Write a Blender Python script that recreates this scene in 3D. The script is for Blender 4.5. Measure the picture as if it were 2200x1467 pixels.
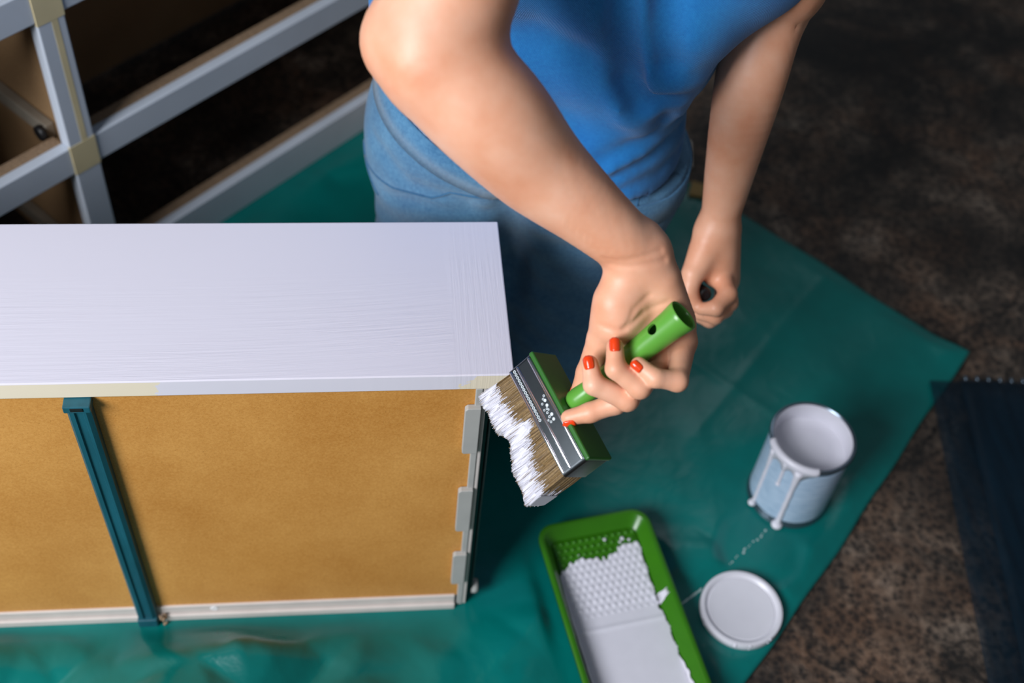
import bpy, bmesh, math, random
import numpy as np
from mathutils import Vector, Matrix, noise

# ------------------------------------------------------------------ scene
for o in list(bpy.data.objects):
    bpy.data.objects.remove(o)
S = bpy.context.scene
COL = S.collection

# ---- camera
cam_data = bpy.data.cameras.new('camera')
cam = bpy.data.objects.new('camera', cam_data)
COL.objects.link(cam)
cam.matrix_world = Matrix(((0.993271, 0.016251, -0.114664, -0.127849), (-0.085085, 0.774083, -0.627341, -0.666704), (0.078564, 0.632876, 0.770257, 1.315278), (0.0, 0.0, 0.0, 1.0)))
cam_data.sensor_width = 36.0
cam_data.lens = 42.644
cam_data.clip_start = 0.02
cam_data.dof.use_dof = True
cam_data.dof.focus_distance = 1.085
cam_data.dof.aperture_fstop = 3.3
cam_data.dof.aperture_blades = 9
S.camera = cam

# ---- world: dim, slightly cool room light
world = bpy.data.worlds.new('room_light')
S.world = world
world.use_nodes = True
bgn = world.node_tree.nodes['Background']
bgn.inputs['Color'].default_value = (0.80, 0.90, 1.0, 1)
bgn.inputs['Strength'].default_value = 0.13

def area(name, loc, target, sx, sy, power, color):
    l = bpy.data.lights.new(name, 'AREA')
    l.shape = 'RECTANGLE'; l.size = sx; l.size_y = sy
    l.energy = power; l.color = color
    o = bpy.data.objects.new(name, l)
    COL.objects.link(o)
    o.location = loc
    d = Vector(target) - Vector(loc)
    o.rotation_euler = d.to_track_quat('-Z', 'Y').to_euler()
    return o
# big window to the left of the painter, plus a weak light added behind to give the tarp its sheen
area('window_light', (-1.75, -1.35, 1.85), (0.0, 0.15, 0.35), 1.1, 1.1, 98, (0.92, 0.95, 1.0))
area('added_sheen_light', (0.3, 2.6, 2.6), (0.1, 0.2, 0.2), 1.8, 1.2, 6, (0.86, 0.93, 1.0))

S.view_settings.view_transform = 'Standard'
S.view_settings.look = 'None'
S.view_settings.gamma = 1.0
S.view_settings.use_curve_mapping = False
S.view_settings.exposure = 0.0

# ------------------------------------------------------------------ helpers
def lin(c):
    r = []
    for x in c:
        x = x / 255.0
        r.append(x / 12.92 if x <= 0.04045 else ((x + 0.055) / 1.055) ** 2.4)
    return (r[0], r[1], r[2], 1.0)

class NT:
    """small node-tree helper"""
    def __init__(self, name):
        self.m = bpy.data.materials.new(name)
        self.m.use_nodes = True
        self.t = self.m.node_tree
        self.b = self.t.nodes['Principled BSDF']
        self.out = self.t.nodes['Material Output']
    def n(self, typ, **kw):
        x = self.t.nodes.new(typ)
        for k, v in kw.items():
            setattr(x, k, v)
        return x
    def l(self, a, b):
        self.t.links.new(a, b)
    def set(self, **kw):
        for k, v in kw.items():
            self.b.inputs[k.replace('_', ' ')].default_value = v
    def coord(self, scale=(1, 1, 1), rot=(0, 0, 0), loc=(0, 0, 0)):
        tc = self.n('ShaderNodeTexCoord')
        mp = self.n('ShaderNodeMapping')
        mp.inputs['Scale'].default_value = scale
        mp.inputs['Rotation'].default_value = rot
        mp.inputs['Location'].default_value = loc
        self.l(tc.outputs['Object'], mp.inputs['Vector'])
        return mp.outputs['Vector']
    def noise(self, vec, scale, detail=4, rough=0.55, dist=0.0):
        x = self.n('ShaderNodeTexNoise')
        x.inputs['Scale'].default_value = scale
        x.inputs['Detail'].default_value = detail
        x.inputs['Roughness'].default_value = rough
        x.inputs['Distortion'].default_value = dist
        self.l(vec, x.inputs['Vector'])
        return x.outputs['Fac']
    def ramp(self, fac, stops):
        r = self.n('ShaderNodeValToRGB')
        e = r.color_ramp.elements
        while len(e) < len(stops):
            e.new(0.5)
        for i, (p, c) in enumerate(stops):
            e[i].position = p
            e[i].color = c if len(c) == 4 else (*c, 1)
        self.l(fac, r.inputs['Fac'])
        return r.outputs['Color']
    def math(self, op, a, b=None, clamp=False):
        x = self.n('ShaderNodeMath', operation=op, use_clamp=clamp)
        for i, v in enumerate((a, b)):
            if v is None:
                continue
            if isinstance(v, (int, float)):
                x.inputs[i].default_value = v
            else:
                self.l(v, x.inputs[i])
        return x.outputs[0]
    def mix(self, fac, a, b, blend='MIX'):
        x = self.n('ShaderNodeMix', data_type='RGBA', blend_type=blend)
        for sock, v in ((x.inputs[0], fac), (x.inputs[6], a), (x.inputs[7], b)):
            if isinstance(v, (int, float)):
                sock.default_value = v
            elif isinstance(v, tuple):
                sock.default_value = v
            else:
                self.l(v, sock)
        return x.outputs[2]
    def bump(self, h, strength, dist=0.001):
        x = self.n('ShaderNodeBump')
        x.inputs['Strength'].default_value = strength
        x.inputs['Distance'].default_value = dist
        self.l(h, x.inputs['Height'])
        self.l(x.outputs['Normal'], self.b.inputs['Normal'])
        return x
    def color(self, c):
        self.l(c, self.b.inputs['Base Color'])

def plain(name, c, rough=0.5, amt=0.12, scale=40.0, metal=0.0, bump=0.0, stretch=(1, 1, 1), coat=0.0):
    """one-colour procedural material with slight mottling and optional fine relief"""
    t = NT(name)
    c = lin(c)
    v = t.coord(stretch)
    f = t.noise(v, scale, 5)
    lo = tuple(x * (1 - amt) for x in c[:3]) + (1,)
    hi = tuple(min(1, x * (1 + amt)) for x in c[:3]) + (1,)
    t.color(t.ramp(f, [(0.3, lo), (0.7, hi)]))
    t.set(Roughness=rough, Metallic=metal)
    if coat:
        t.b.inputs['Coat Weight'].default_value = coat
    if bump:
        t.bump(t.noise(v, scale * 4, 3), bump)
    return t.m

def link(name, me, m=None, parent=None, smooth=False):
    o = bpy.data.objects.new(name, me)
    COL.objects.link(o)
    if m is not None:
        for mm in (m if isinstance(m, (list, tuple)) else [m]):
            me.materials.append(mm)
    if parent is not None:
        o.parent = parent
    if smooth:
        me.polygons.foreach_set('use_smooth', [True] * len(me.polygons))
    return o

def from_pd(name, v, f, m=None, parent=None, smooth=False):
    me = bpy.data.meshes.new(name)
    me.from_pydata([tuple(map(float, p)) for p in v], [], [tuple(int(i) for i in q) for q in f])
    me.update()
    return link(name, me, m, parent, smooth)

def from_bm(name, bm, m=None, parent=None, smooth=False, recalc=True):
    if recalc:
        bmesh.ops.recalc_face_normals(bm, faces=bm.faces)
    me = bpy.data.meshes.new(name)
    bm.to_mesh(me)
    bm.free()
    return link(name, me, m, parent, smooth)

def tag(o, label=None, cat=None, group=None, kind=None):
    if label: o['label'] = label
    if cat: o['category'] = cat
    if group: o['group'] = group
    if kind: o['kind'] = kind
    return o

def thing(name, loc=(0, 0, 0), **kw):
    o = bpy.data.objects.new(name, None)
    o.empty_display_size = 0.05
    COL.objects.link(o)
    o.location = loc
    return tag(o, **kw)

def bm_box(bm, x0, x1, y0, y1, z0, z1, mtx=None):
    vs = [bm.verts.new(p) for p in ((x0, y0, z0), (x1, y0, z0), (x1, y1, z0), (x0, y1, z0),
                                    (x0, y0, z1), (x1, y0, z1), (x1, y1, z1), (x0, y1, z1))]
    fs = [bm.faces.new([vs[i] for i in q]) for q in
          ((3, 2, 1, 0), (4, 5, 6, 7), (0, 1, 5, 4), (1, 2, 6, 5), (2, 3, 7, 6), (3, 0, 4, 7))]
    if mtx is not None:
        for v in vs:
            v.co = mtx @ v.co
    return vs, fs

def box(name, x0, x1, y0, y1, z0, z1, m, parent=None, bevel=0.0, seg=2, mtx=None):
    bm = bmesh.new()
    bm_box(bm, x0, x1, y0, y1, z0, z1, mtx)
    if bevel:
        bmesh.ops.bevel(bm, geom=list(bm.edges), offset=bevel, segments=seg, affect='EDGES', profile=0.5)
    return from_bm(name, bm, m, parent)

def prism(name, poly, h0, h1, m, parent=None, bevel=0.0, mtx=None):
    """outline poly [(x,y)..] extruded from z=h0 to z=h1"""
    bm = bmesh.new()
    a = [bm.verts.new((x, y, h0)) for x, y in poly]
    b = [bm.verts.new((x, y, h1)) for x, y in poly]
    n = len(poly)
    bm.faces.new(a[::-1]); bm.faces.new(b)
    for i in range(n):
        bm.faces.new((a[i], a[(i + 1) % n], b[(i + 1) % n], b[i]))
    if bevel:
        bmesh.ops.bevel(bm, geom=list(bm.edges), offset=bevel, segments=2, affect='EDGES', profile=0.5)
    if mtx is not None:
        bm.transform(mtx)
    return from_bm(name, bm, m, parent)

def lathe(bm, prof, seg=48, mtx=None, close=False):
    rings = []
    for r, z in prof:
        rings.append([bm.verts.new((r * math.cos(2 * math.pi * i / seg), r * math.sin(2 * math.pi * i / seg), z)) for i in range(seg)]
                     if r > 1e-7 else [bm.verts.new((0, 0, z))])
    for a, b in zip(rings[:-1], rings[1:]):
        for i in range(seg):
            j = (i + 1) % seg
            if len(a) == 1 and len(b) == 1: continue
            if len(a) == 1: bm.faces.new((a[0], b[i], b[j]))
            elif len(b) == 1: bm.faces.new((a[i], a[j], b[0]))
            else: bm.faces.new((a[i], a[j], b[j], b[i]))
    if mtx is not None:
        for r in rings:
            for v in r:
                v.co = mtx @ v.co

def tube(bm, pts, rad, seg=8, cap=True):
    pts = [Vector(p) for p in pts]
    if not isinstance(rad, (list, tuple)):
        rad = [rad] * len(pts)
    prev = None
    rings = []
    for i, p in enumerate(pts):
        d = (pts[min(i + 1, len(pts) - 1)] - pts[max(i - 1, 0)]).normalized()
        if prev is None:
            u = d.orthogonal().normalized()
        else:
            u = (prev - d * prev.dot(d)).normalized()
        prev = u
        w = d.cross(u)
        rings.append([bm.verts.new(p + (u * math.cos(2 * math.pi * k / seg) + w * math.sin(2 * math.pi * k / seg)) * rad[i]) for k in range(seg)])
    for a, b in zip(rings[:-1], rings[1:]):
        for k in range(seg):
            bm.faces.new((a[k], a[(k + 1) % seg], b[(k + 1) % seg], b[k]))
    if cap:
        bm.faces.new(rings[0][::-1]); bm.faces.new(rings[-1])

def autosmooth(o, angle=35):
    """smooth shading with sharp edges kept"""
    me = o.data
    me.polygons.foreach_set('use_smooth', [True] * len(me.polygons))
    bm = bmesh.new(); bm.from_mesh(me)
    for e in bm.edges:
        if len(e.link_faces) == 2 and e.calc_face_angle(0) > math.radians(angle):
            e.smooth = False
    bm.to_mesh(me); bm.free()
    return o

def smoothstep(a, b, x):
    t = np.clip((x - a) / (b - a), 0, 1)
    return t * t * (3 - 2 * t)

# ---- signed-distance modelling: smooth unions of tapered capsules and ellipsoids, meshed by surface nets
def cap_(a, b, ra, rb): return ('c', np.array(a, float), np.array(b, float), ra, rb)
def ell(c, r, ax=None): return ('e', np.array(c, float), np.array(r, float), np.eye(3) if ax is None else np.array(ax, float))

def prim_d(p, q):
    if p[0] == 'c':
        _, a, b, ra, rb = p
        ab = b - a
        L = max(ab @ ab, 1e-12)
        t = np.clip(((q - a) @ ab) / L, 0, 1)
        return np.linalg.norm(q - a - t[:, None] * ab, axis=1) - (ra + (rb - ra) * t)
    _, c, r, ax = p
    l = (q - c) @ ax.T
    k0 = np.linalg.norm(l / r, axis=1)
    k1 = np.linalg.norm(l / (r * r), axis=1)
    return k0 * (k0 - 1) / np.maximum(k1, 1e-9)

def chain(pts, radii, n=7):
    """smooth tapering limb: a fine run of capsules along a spline"""
    q = np.array([list(p) + [r] for p, r in zip(pts, radii)], float)
    q = np.concatenate([[2 * q[0] - q[1]], q, [2 * q[-1] - q[-2]]])
    out = []
    for i in range(1, len(q) - 2):
        for k in range(n):
            t = k / n
            a, b, c, d = q[i - 1], q[i], q[i + 1], q[i + 2]
            out.append(0.5 * (2 * b + (c - a) * t + (2 * a - 5 * b + 4 * c - d) * t * t + (3 * b - a - 3 * c + d) * t ** 3))
    out.append(q[-2])
    return [cap_(x[:3], y[:3], x[3], y[3]) for x, y in zip(out[:-1], out[1:])]

def prim_box(p):
    if p[0] == 'c':
        _, a, b, ra, rb = p
        r = max(ra, rb)
        return np.minimum(a, b) - r, np.maximum(a, b) + r
    _, c, r, ax = p
    r = r.max()
    return c - r, c + r

def smin(a, b, k):
    if k <= 0: return np.minimum(a, b)
    h = np.maximum(k - np.abs(a - b), 0) / k
    return np.minimum(a, b) - h * h * k * 0.25

def group_d(prims, q, k, margin=0.05):
    if len(q) < 2000: margin = 10.0
    D = np.full(len(q), 1.0)
    for p in prims:
        lo, hi = prim_box(p)
        m = np.all((q > lo - margin) & (q < hi + margin), axis=1)
        if m.any():
            D[m] = smin(D[m], prim_d(p, q[m]), k)
    return D

def seg_dist(q, a, b):
    a = np.array(a, float); b = np.array(b, float)
    ab = b - a
    t = np.clip(((q - a) @ ab) / max(ab @ ab, 1e-12), 0, 1)
    return np.linalg.norm(q - a - t[:, None] * ab, axis=1)

def grooves(D, q, lines):
    """lines: (points, width, depth); depth > 0 sinks the surface, < 0 raises a ridge"""
    for pts, w, dep in lines:
        P_ = np.array(pts, float)
        lo = P_.min(0) - 3 * w; hi = P_.max(0) + 3 * w
        m = np.all((q > lo) & (q < hi), axis=1)
        if not m.any(): continue
        dd = np.min([seg_dist(q[m], P_[i], P_[i + 1]) for i in range(len(P_) - 1)], axis=0)
        D[m] = D[m] + dep * np.exp(-(dd / w) ** 2)
    return D

def axis(lo, hi, h, fine=()):
    xs = [lo]
    while xs[-1] < hi:
        s = h
        for a, b, hf in fine:
            if a <= xs[-1] + 1e-9 < b: s = min(s, hf)
        xs.append(xs[-1] + s)
    return np.array(xs)

def surface_nets(fn, X, Y, Z, stride=4):
    sh = (len(X), len(Y), len(Z))
    ix = [np.unique(np.append(np.arange(0, n, stride), n - 1)) for n in sh]
    gc = np.stack(np.meshgrid(X[ix[0]], Y[ix[1]], Z[ix[2]], indexing='ij'), -1)
    Dc = fn(gc.reshape(-1, 3)).reshape(gc.shape[:3])
    near = [np.minimum((np.arange(n) + stride // 2) // stride, len(i) - 1) for n, i in zip(sh, ix)]
    D = Dc[np.ix_(*near)].astype(np.float32)
    # spacing bound around each coarse node
    sp = []
    for c, i in zip((X, Y, Z), ix):
        cc = c[i]; d = np.zeros(len(cc)); d[:-1] = np.diff(cc); d[1:] = np.maximum(d[1:], np.diff(cc)); sp.append(d)
    diag = np.sqrt(sp[0][:, None, None] ** 2 + sp[1][None, :, None] ** 2 + sp[2][None, None, :] ** 2)
    nc = np.abs(Dc) < diag * 1.1 + 0.004
    mask = nc[np.ix_(*near)]
    idx = np.argwhere(mask)
    for s in range(0, len(idx), 1500000):
        k = idx[s:s + 1500000]
        D[k[:, 0], k[:, 1], k[:, 2]] = fn(np.stack([X[k[:, 0]], Y[k[:, 1]], Z[k[:, 2]]], -1))
    ins = D < 0
    cnt = np.zeros(tuple(n - 1 for n in sh), np.int8)
    for a in (0, 1):
        for b in (0, 1):
            for c in (0, 1):
                cnt += ins[a:sh[0] - 1 + a, b:sh[1] - 1 + b, c:sh[2] - 1 + c]
    act = np.argwhere((cnt > 0) & (cnt < 8))
    vid = np.full(cnt.shape, -1, np.int64)
    vid[act[:, 0], act[:, 1], act[:, 2]] = np.arange(len(act))
    acc = np.zeros((len(act), 3)); num = np.zeros(len(act))
    corners = [(a, b, c) for a in (0, 1) for b in (0, 1) for c in (0, 1)]
    for i, A in enumerate(corners):
        for B in corners[i + 1:]:
            if sum(abs(x - y) for x, y in zip(A, B)) != 1: continue
            ia = act + A; ib = act + B
            da = D[ia[:, 0], ia[:, 1], ia[:, 2]].astype(float); db = D[ib[:, 0], ib[:, 1], ib[:, 2]].astype(float)
            m = (da < 0) != (db < 0)
            t = np.where(m, da / np.where(m, da - db, 1), 0)[:, None]
            pa = np.stack([X[ia[:, 0]], Y[ia[:, 1]], Z[ia[:, 2]]], -1)
            pb = np.stack([X[ib[:, 0]], Y[ib[:, 1]], Z[ib[:, 2]]], -1)
            acc += np.where(m[:, None], pa + t * (pb - pa), 0); num += m
    V = acc / np.maximum(num, 1)[:, None]
    F = []
    for ax in range(3):
        a0 = [slice(1, -1)] * 3; a1 = [slice(1, -1)] * 3
        a0[ax] = slice(0, sh[ax] - 1); a1[ax] = slice(1, sh[ax])
        s0 = ins[tuple(a0)]; s1 = ins[tuple(a1)]
        e = np.argwhere(s0 != s1)
        if not len(e): continue
        fl = s0[e[:, 0], e[:, 1], e[:, 2]]
        o1, o2 = [(1, 2), (2, 0), (0, 1)][ax]
        base = e + 1; base[:, ax] -= 1
        def cell(d1, d2):
            k = base.copy(); k[:, o1] -= d1; k[:, o2] -= d2
            return vid[k[:, 0], k[:, 1], k[:, 2]]
        q = np.stack([cell(1, 1), cell(0, 1), cell(0, 0), cell(1, 0)], -1)
        q[~fl] = q[~fl][:, ::-1]
        F.append(q)
    F = np.concatenate(F)
    F = F[(F >= 0).all(1)]
    return V, F

def np_mesh(name, V, F, m, parent=None, smooth=True):
    me = bpy.data.meshes.new(name)
    me.vertices.add(len(V)); me.vertices.foreach_set('co', V.astype(np.float32).ravel())
    me.loops.add(len(F) * 4); me.loops.foreach_set('vertex_index', F.astype(np.int32).ravel())
    me.polygons.add(len(F))
    me.polygons.foreach_set('loop_start', np.arange(0, len(F) * 4, 4, dtype=np.int32))
    me.polygons.foreach_set('loop_total', np.full(len(F), 4, np.int32))
    me.update(calc_edges=True); me.validate()
    return link(name, me, m, parent, smooth)

def on_surface(fn, p, off=0.0, it=10):
    """slide a point, or an array of points, onto the surface of a distance field"""
    p = np.array(p, float)
    one = p.ndim == 1
    if one: p = p[None]
    n = len(p); e = np.eye(3) * 0.002
    for _ in range(it):
        d = fn(np.concatenate([p, p + e[0], p + e[1], p + e[2]]))
        g = np.stack([d[n:2 * n] - d[:n], d[2 * n:3 * n] - d[:n], d[3 * n:] - d[:n]], -1)
        g /= np.linalg.norm(g, axis=1, keepdims=True) + 1e-9
        p = p - g * ((d[:n] - off) * 0.8)[:, None]
    return p[0] if one else p

def draped(fn, lines, eye=None):
    """lay groove lines onto the surface of a distance field, straight in or along the sight line from a point"""
    out = []
    for pts, w, dep in lines:
        pp = []
        for a, b in zip(pts[:-1], pts[1:]):
            for k in range(4):
                pp.append(np.array(a) + (np.array(b) - np.array(a)) * k / 4)
        pp.append(np.array(pts[-1], float))
        pp = np.array(pp)
        if eye is not None:
            d = pp - eye; d /= np.linalg.norm(d, axis=1, keepdims=True)
            t = np.full(len(pp), 0.75)
            for _ in range(40):
                t += fn(eye + d * t[:, None]) * 0.8
            ok = np.abs(fn(eye + d * t[:, None])) < 0.006
            pp = np.where(ok[:, None], eye + d * t[:, None], on_surface(fn, pp, 0.0, 8))
        else:
            pp = on_surface(fn, pp, 0.0, 8)
        out.append((pp, w, dep))
    return out

_link0 = link
LOCAL = set()
def link(name, me, m=None, parent=None, smooth=False):
    o = _link0(name, me, m, parent, smooth)
    if parent is not None and parent.type == 'EMPTY' and parent.name not in LOCAL:
        o.matrix_parent_inverse = Matrix.Translation(-Vector(parent.location))
    return o

# ------------------------------------------------------------------ materials
def m_floor():
    t = NT('worn_concrete')
    v = t.coord()
    big = t.noise(v, 3.2, 6, 0.6, 0.6)
    mid = t.noise(v, 11, 8, 0.68, 0.4)
    fine = t.noise(v, 105, 6, 0.72, 0.5)
    vor = t.n('ShaderNodeTexVoronoi'); vor.inputs['Scale'].default_value = 105
    t.l(v, vor.inputs['Vector'])
    base = t.ramp(mid, [(0.30, lin((32, 27, 25))), (0.50, lin((72, 62, 54))), (0.63, lin((112, 99, 88))), (0.78, lin((150, 138, 128)))])
    rust = t.ramp(t.noise(v, 6.5, 6, 0.65, 0.8), [(0.46, (0, 0, 0)), (0.66, (1, 1, 1))])
    base = t.mix(t.math('MULTIPLY', rust, 0.45), base, lin((118, 84, 60)))
    dark = t.ramp(big, [(0.36, lin((92, 86, 84))), (0.56, (1, 1, 1, 1))])
    base = t.mix(1.0, base, dark, 'MULTIPLY')
    spk = t.ramp(t.math('ADD', t.math('MULTIPLY', fine, 0.75), t.math('MULTIPLY', vor.outputs['Distance'], 0.35)),
                 [(0.40, lin((70, 66, 64))), (0.52, lin((205, 200, 196))), (0.66, (1.35, 1.28, 1.2, 1))])
    base = t.mix(0.9, base, spk, 'MULTIPLY')
    wv = t.n('ShaderNodeVectorMath', operation='ADD')
    dn = t.n('ShaderNodeTexNoise'); dn.inputs['Scale'].default_value = 7; dn.inputs['Detail'].default_value = 6
    t.l(v, dn.inputs['Vector'])
    ds = t.n('ShaderNodeVectorMath', operation='SCALE'); ds.inputs['Scale'].default_value = 0.22
    t.l(dn.outputs['Color'], ds.inputs[0]); t.l(v, wv.inputs[0]); t.l(ds.outputs[0], wv.inputs[1])
    cr = t.n('ShaderNodeTexVoronoi', feature='DISTANCE_TO_EDGE'); cr.inputs['Scale'].default_value = 3.1
    t.l(wv.outputs[0], cr.inputs['Vector'])
    crack = t.ramp(cr.outputs['Distance'], [(0.0, lin((60, 54, 50))), (0.016, (1, 1, 1, 1))])
    base = t.mix(0.85, base, crack, 'MULTIPLY')
    t.color(base)
    t.set(Roughness=0.72)
    t.bump(t.math('ADD', t.math('MULTIPLY', mid, 1.5), fine), 0.6, 0.004)
    return t.m

def m_tarp():
    t = NT('green_plastic_film')
    v = t.coord()
    f = t.noise(v, 5, 4)
    t.color(t.ramp(f, [(0.3, lin((0, 94, 90))), (0.7, lin((0, 117, 111)))]))
    t.set(Roughness=0.26)
    t.b.inputs['Specular IOR Level'].default_value = 0.42
    t.bump(t.noise(v, 26, 3, 0.5, 0.3), 0.35, 0.004)
    return t.m

def m_panel():
    """white paint, wet brush strokes along the panel, cross strokes at its right end, bare cream patches on the front edge"""
    t = NT('wet_white_paint')
    tc = t.n('ShaderNodeTexCoord')
    sp = t.n('ShaderNodeSeparateXYZ'); t.l(tc.outputs['Object'], sp.inputs[0])
    x, y, z = sp.outputs
    # strokes bow slightly: y' = y + 0.10*(x+0.25)^2 for x > -0.25
    xx = t.math('MAXIMUM', t.math('ADD', x, 0.30), 0.0)
    yy = t.math('SUBTRACT', y, t.math('MULTIPLY', t.math('MULTIPLY', xx, xx), 0.22))
    def strokes(a, b, ka, kb, sc, det):
        c = t.n('ShaderNodeCombineXYZ')
        t.l(t.math('MULTIPLY', a, ka), c.inputs[0]); t.l(t.math('MULTIPLY', b, kb), c.inputs[1])
        return t.noise(c.outputs[0], sc, det, 0.62)
    h1 = strokes(x, yy, 0.035, 1.0, 260, 3)
    h2 = strokes(x, y, 1.0, 0.03, 330, 3)
    wob = t.noise(tc.outputs['Object'], 30, 2)
    edge = t.math('ADD', x, t.math('MULTIPLY', wob, 0.012))
    mr = t.ramp(t.math('MULTIPLY', t.math('ADD', edge, 0.055), 60.0), [(0.35, (0, 0, 0)), (0.65, (1, 1, 1))])
    low = t.ramp(t.math('ADD', t.math('MULTIPLY', y, 5.0), t.math('MULTIPLY', wob, 0.25)),
                 [(0.35, (1, 1, 1)), (0.80, (0.06, 0.06, 0.06))])
    h = t.mix(mr, h1, h2)
    hm = t.mix(1.0, h, t.mix(mr, low, (0.7, 0.7, 0.7, 1)), 'MULTIPLY')
    hm = t.mix(1.0, hm, t.ramp(t.noise(t.coord((0.5, 1.6, 1)), 9, 3), [(0.35, (0.25, 0.25, 0.25)), (0.62, (1, 1, 1))]), 'MULTIPLY')
    # cream mask: only on the front edge face
    front = t.math('MULTIPLY', t.math('LESS_THAN', y, 0.0006), t.math('LESS_THAN', z, 0.4478))
    ragged = t.math('MULTIPLY', t.noise(tc.outputs['Object'], 90, 3), 0.03)
    left = t.math('LESS_THAN', t.math('ADD', x, ragged), -0.302)
    rp = t.math('MULTIPLY', t.math('GREATER_THAN', t.math('ADD', t.math('ADD', x, ragged), t.math('MULTIPLY', z, -1.0)), -0.465),
                t.math('LESS_THAN', x, -0.004))
    mask = t.math('MULTIPLY', front, t.math('MAXIMUM', left, rp))
    t.color(t.mix(mask, lin((222, 217, 228)), lin((234, 220, 196))))
    t.set(Roughness=0.42)
    t.bump(hm, 0.5, 0.0012)
    return t.m

def m_hardboard(name='hardboard', a=(188, 124, 50), b=(220, 160, 84)):
    t = NT(name)
    v = t.coord()
    n1 = t.noise(v, 420, 4, 0.7)
    n2 = t.noise(t.coord((1, 1, 1)), 7, 4)
    c = t.mix(0.5, t.ramp(n1, [(0.35, lin(a)), (0.65, lin(b))]), t.ramp(n2, [(0.35, lin(a)), (0.65, lin(b))]))
    sp = t.ramp(t.noise(v, 900, 2, 0.5), [(0.27, lin((120, 96, 70))), (0.36, (1, 1, 1, 1))])
    t.color(t.mix(0.6, c, sp, 'MULTIPLY'))
    t.set(Roughness=0.5)
    t.bump(n1, 0.15, 0.0005)
    return t.m

def m_skin():
    t = NT('skin')
    v = t.coord()
    f = t.noise(v, 18, 4, 0.55)
    c = t.ramp(f, [(0.30, lin((224, 154, 118))), (0.55, lin((234, 174, 142))), (0.75, lin((240, 188, 160)))])
    red = t.ramp(t.noise(v, 16, 2), [(0.50, (0, 0, 0)), (0.85, (0.3, 0.3, 0.3))])
    t.color(t.mix(red, c, lin((214, 128, 98))))
    t.set(Roughness=0.46)
    t.b.inputs['Subsurface Weight'].default_value = 0.12
    t.b.inputs['Subsurface Radius'].default_value = (1.0, 0.35, 0.18)
    t.b.inputs['Subsurface Scale'].default_value = 0.006
    t.bump(t.noise(v, 420, 3), 0.12, 0.0006)
    return t.m

def m_fabric(name, lo, hi, scale, wr, rough=0.85):
    t = NT(name)
    v = t.coord()
    tw = t.n('ShaderNodeTexWave', wave_type='BANDS', bands_direction='DIAGONAL')
    tw.inputs['Scale'].default_value = scale
    tw.inputs['Distortion'].default_value = 1.5
    tw.inputs['Detail'].default_value = 2
    t.l(v, tw.inputs['Vector'])
    f = t.noise(v, 14, 5, 0.6)
    g = t.noise(v, 260, 3, 0.6)
    k = t.math('ADD', t.math('MULTIPLY', f, 0.6), t.math('MULTIPLY', g, 0.4))
    t.color(t.ramp(k, [(0.32, lin(lo)), (0.68, lin(hi))]))
    t.set(Roughness=rough)
    t.b.inputs['Sheen Weight'].default_value = 0.25
    t.bump(t.math('ADD', tw.outputs['Fac'], t.math('MULTIPLY', g, 0.8)), wr, 0.0008)
    return t.m

def m_film():
    t = NT('dark_translucent_film')
    v = t.coord((1, 1, 1))
    f = t.noise(t.coord((30, 3, 3), (0, 0, -0.15)), 4, 4)
    t.color(t.ramp(f, [(0.3, lin((10, 34, 48))), (0.7, lin((18, 52, 70)))]))
    t.set(Roughness=0.45)
    tr = t.n('ShaderNodeBsdfTransparent'); tr.inputs[0].default_value = (0.80, 0.84, 0.88, 1)
    mx = t.n('ShaderNodeMixShader'); mx.inputs[0].default_value = 0.24
    t.l(tr.outputs[0], mx.inputs[1]); t.l(t.b.outputs[0], mx.inputs[2])
    t.l(mx.outputs[0], t.out.inputs['Surface'])
    return t.m

M = {}
M['floor'] = m_floor()
M['tarp'] = m_tarp()
M['panel'] = m_panel()
M['hardboard'] = m_hardboard()
M['oldboard'] = m_hardboard('old_board', (138, 106, 74), (172, 138, 100))
M['chipboard'] = plain('raw_chipboard', (150, 124, 98), 0.8, 0.3, 300, bump=0.3)
M['skin'] = m_skin()
M['shirt'] = m_fabric('blue_jersey', (8, 110, 186), (28, 134, 206), 420, 0.35)
M['jeans'] = m_fabric('washed_denim', (42, 100, 146), (98, 152, 188), 520, 0.5)
M['jeans_dark'] = m_fabric('denim_seam', (30, 84, 126), (60, 118, 156), 520, 0.5)
M['film'] = m_film()
M['dresser_white'] = plain('dresser_white_paint', (200, 208, 220), 0.5, 0.05, 12)
M['cream'] = plain('old_cream_lacquer', (222, 206, 164), 0.45, 0.06, 20)
M['beige'] = plain('beige_lacquer', (206, 196, 190), 0.5, 0.05, 30)
M['teal_bar'] = plain('teal_painted_metal', (24, 84, 98), 0.42, 0.22, 60, stretch=(1, 1, 0.2), bump=0.15)
M['grey_plastic'] = plain('grey_clip_plastic', (172, 170, 166), 0.5, 0.05, 40)
M['dark_metal'] = plain('dark_runner_metal', (52, 60, 60), 0.4, 0.15, 60, metal=0.6)
M['runner'] = plain('pale_runner_metal', (150, 140, 126), 0.45, 0.1, 50, metal=0.2)
M['black'] = plain('black_rubber', (20, 20, 22), 0.45, 0.2, 60)
M['sticker'] = plain('white_sticker', (236, 232, 232), 0.4, 0.02, 60)
M['green'] = plain('green_handle_plastic', (92, 158, 58), 0.30, 0.05, 30)
M['green_block'] = plain('dark_green_block_plastic', (40, 100, 30), 0.38, 0.06, 30)
M['green_tray'] = plain('green_tray_plastic', (50, 112, 12), 0.28, 0.06, 30)
M['steel'] = plain('ferrule_steel', (104, 110, 114), 0.30, 0.08, 80, metal=1.0)  # reflection of dark surroundings put into the base colour
M['steel_bright'] = plain('polished_rib_steel', (238, 232, 240), 0.16, 0.02, 80, metal=1.0)
M['print'] = plain('pale_ferrule_print', (214, 222, 226), 0.35, 0.03, 80)
M['paint'] = plain('thick_white_paint', (218, 216, 226), 0.32, 0.02, 60, bump=0.05)
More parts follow.
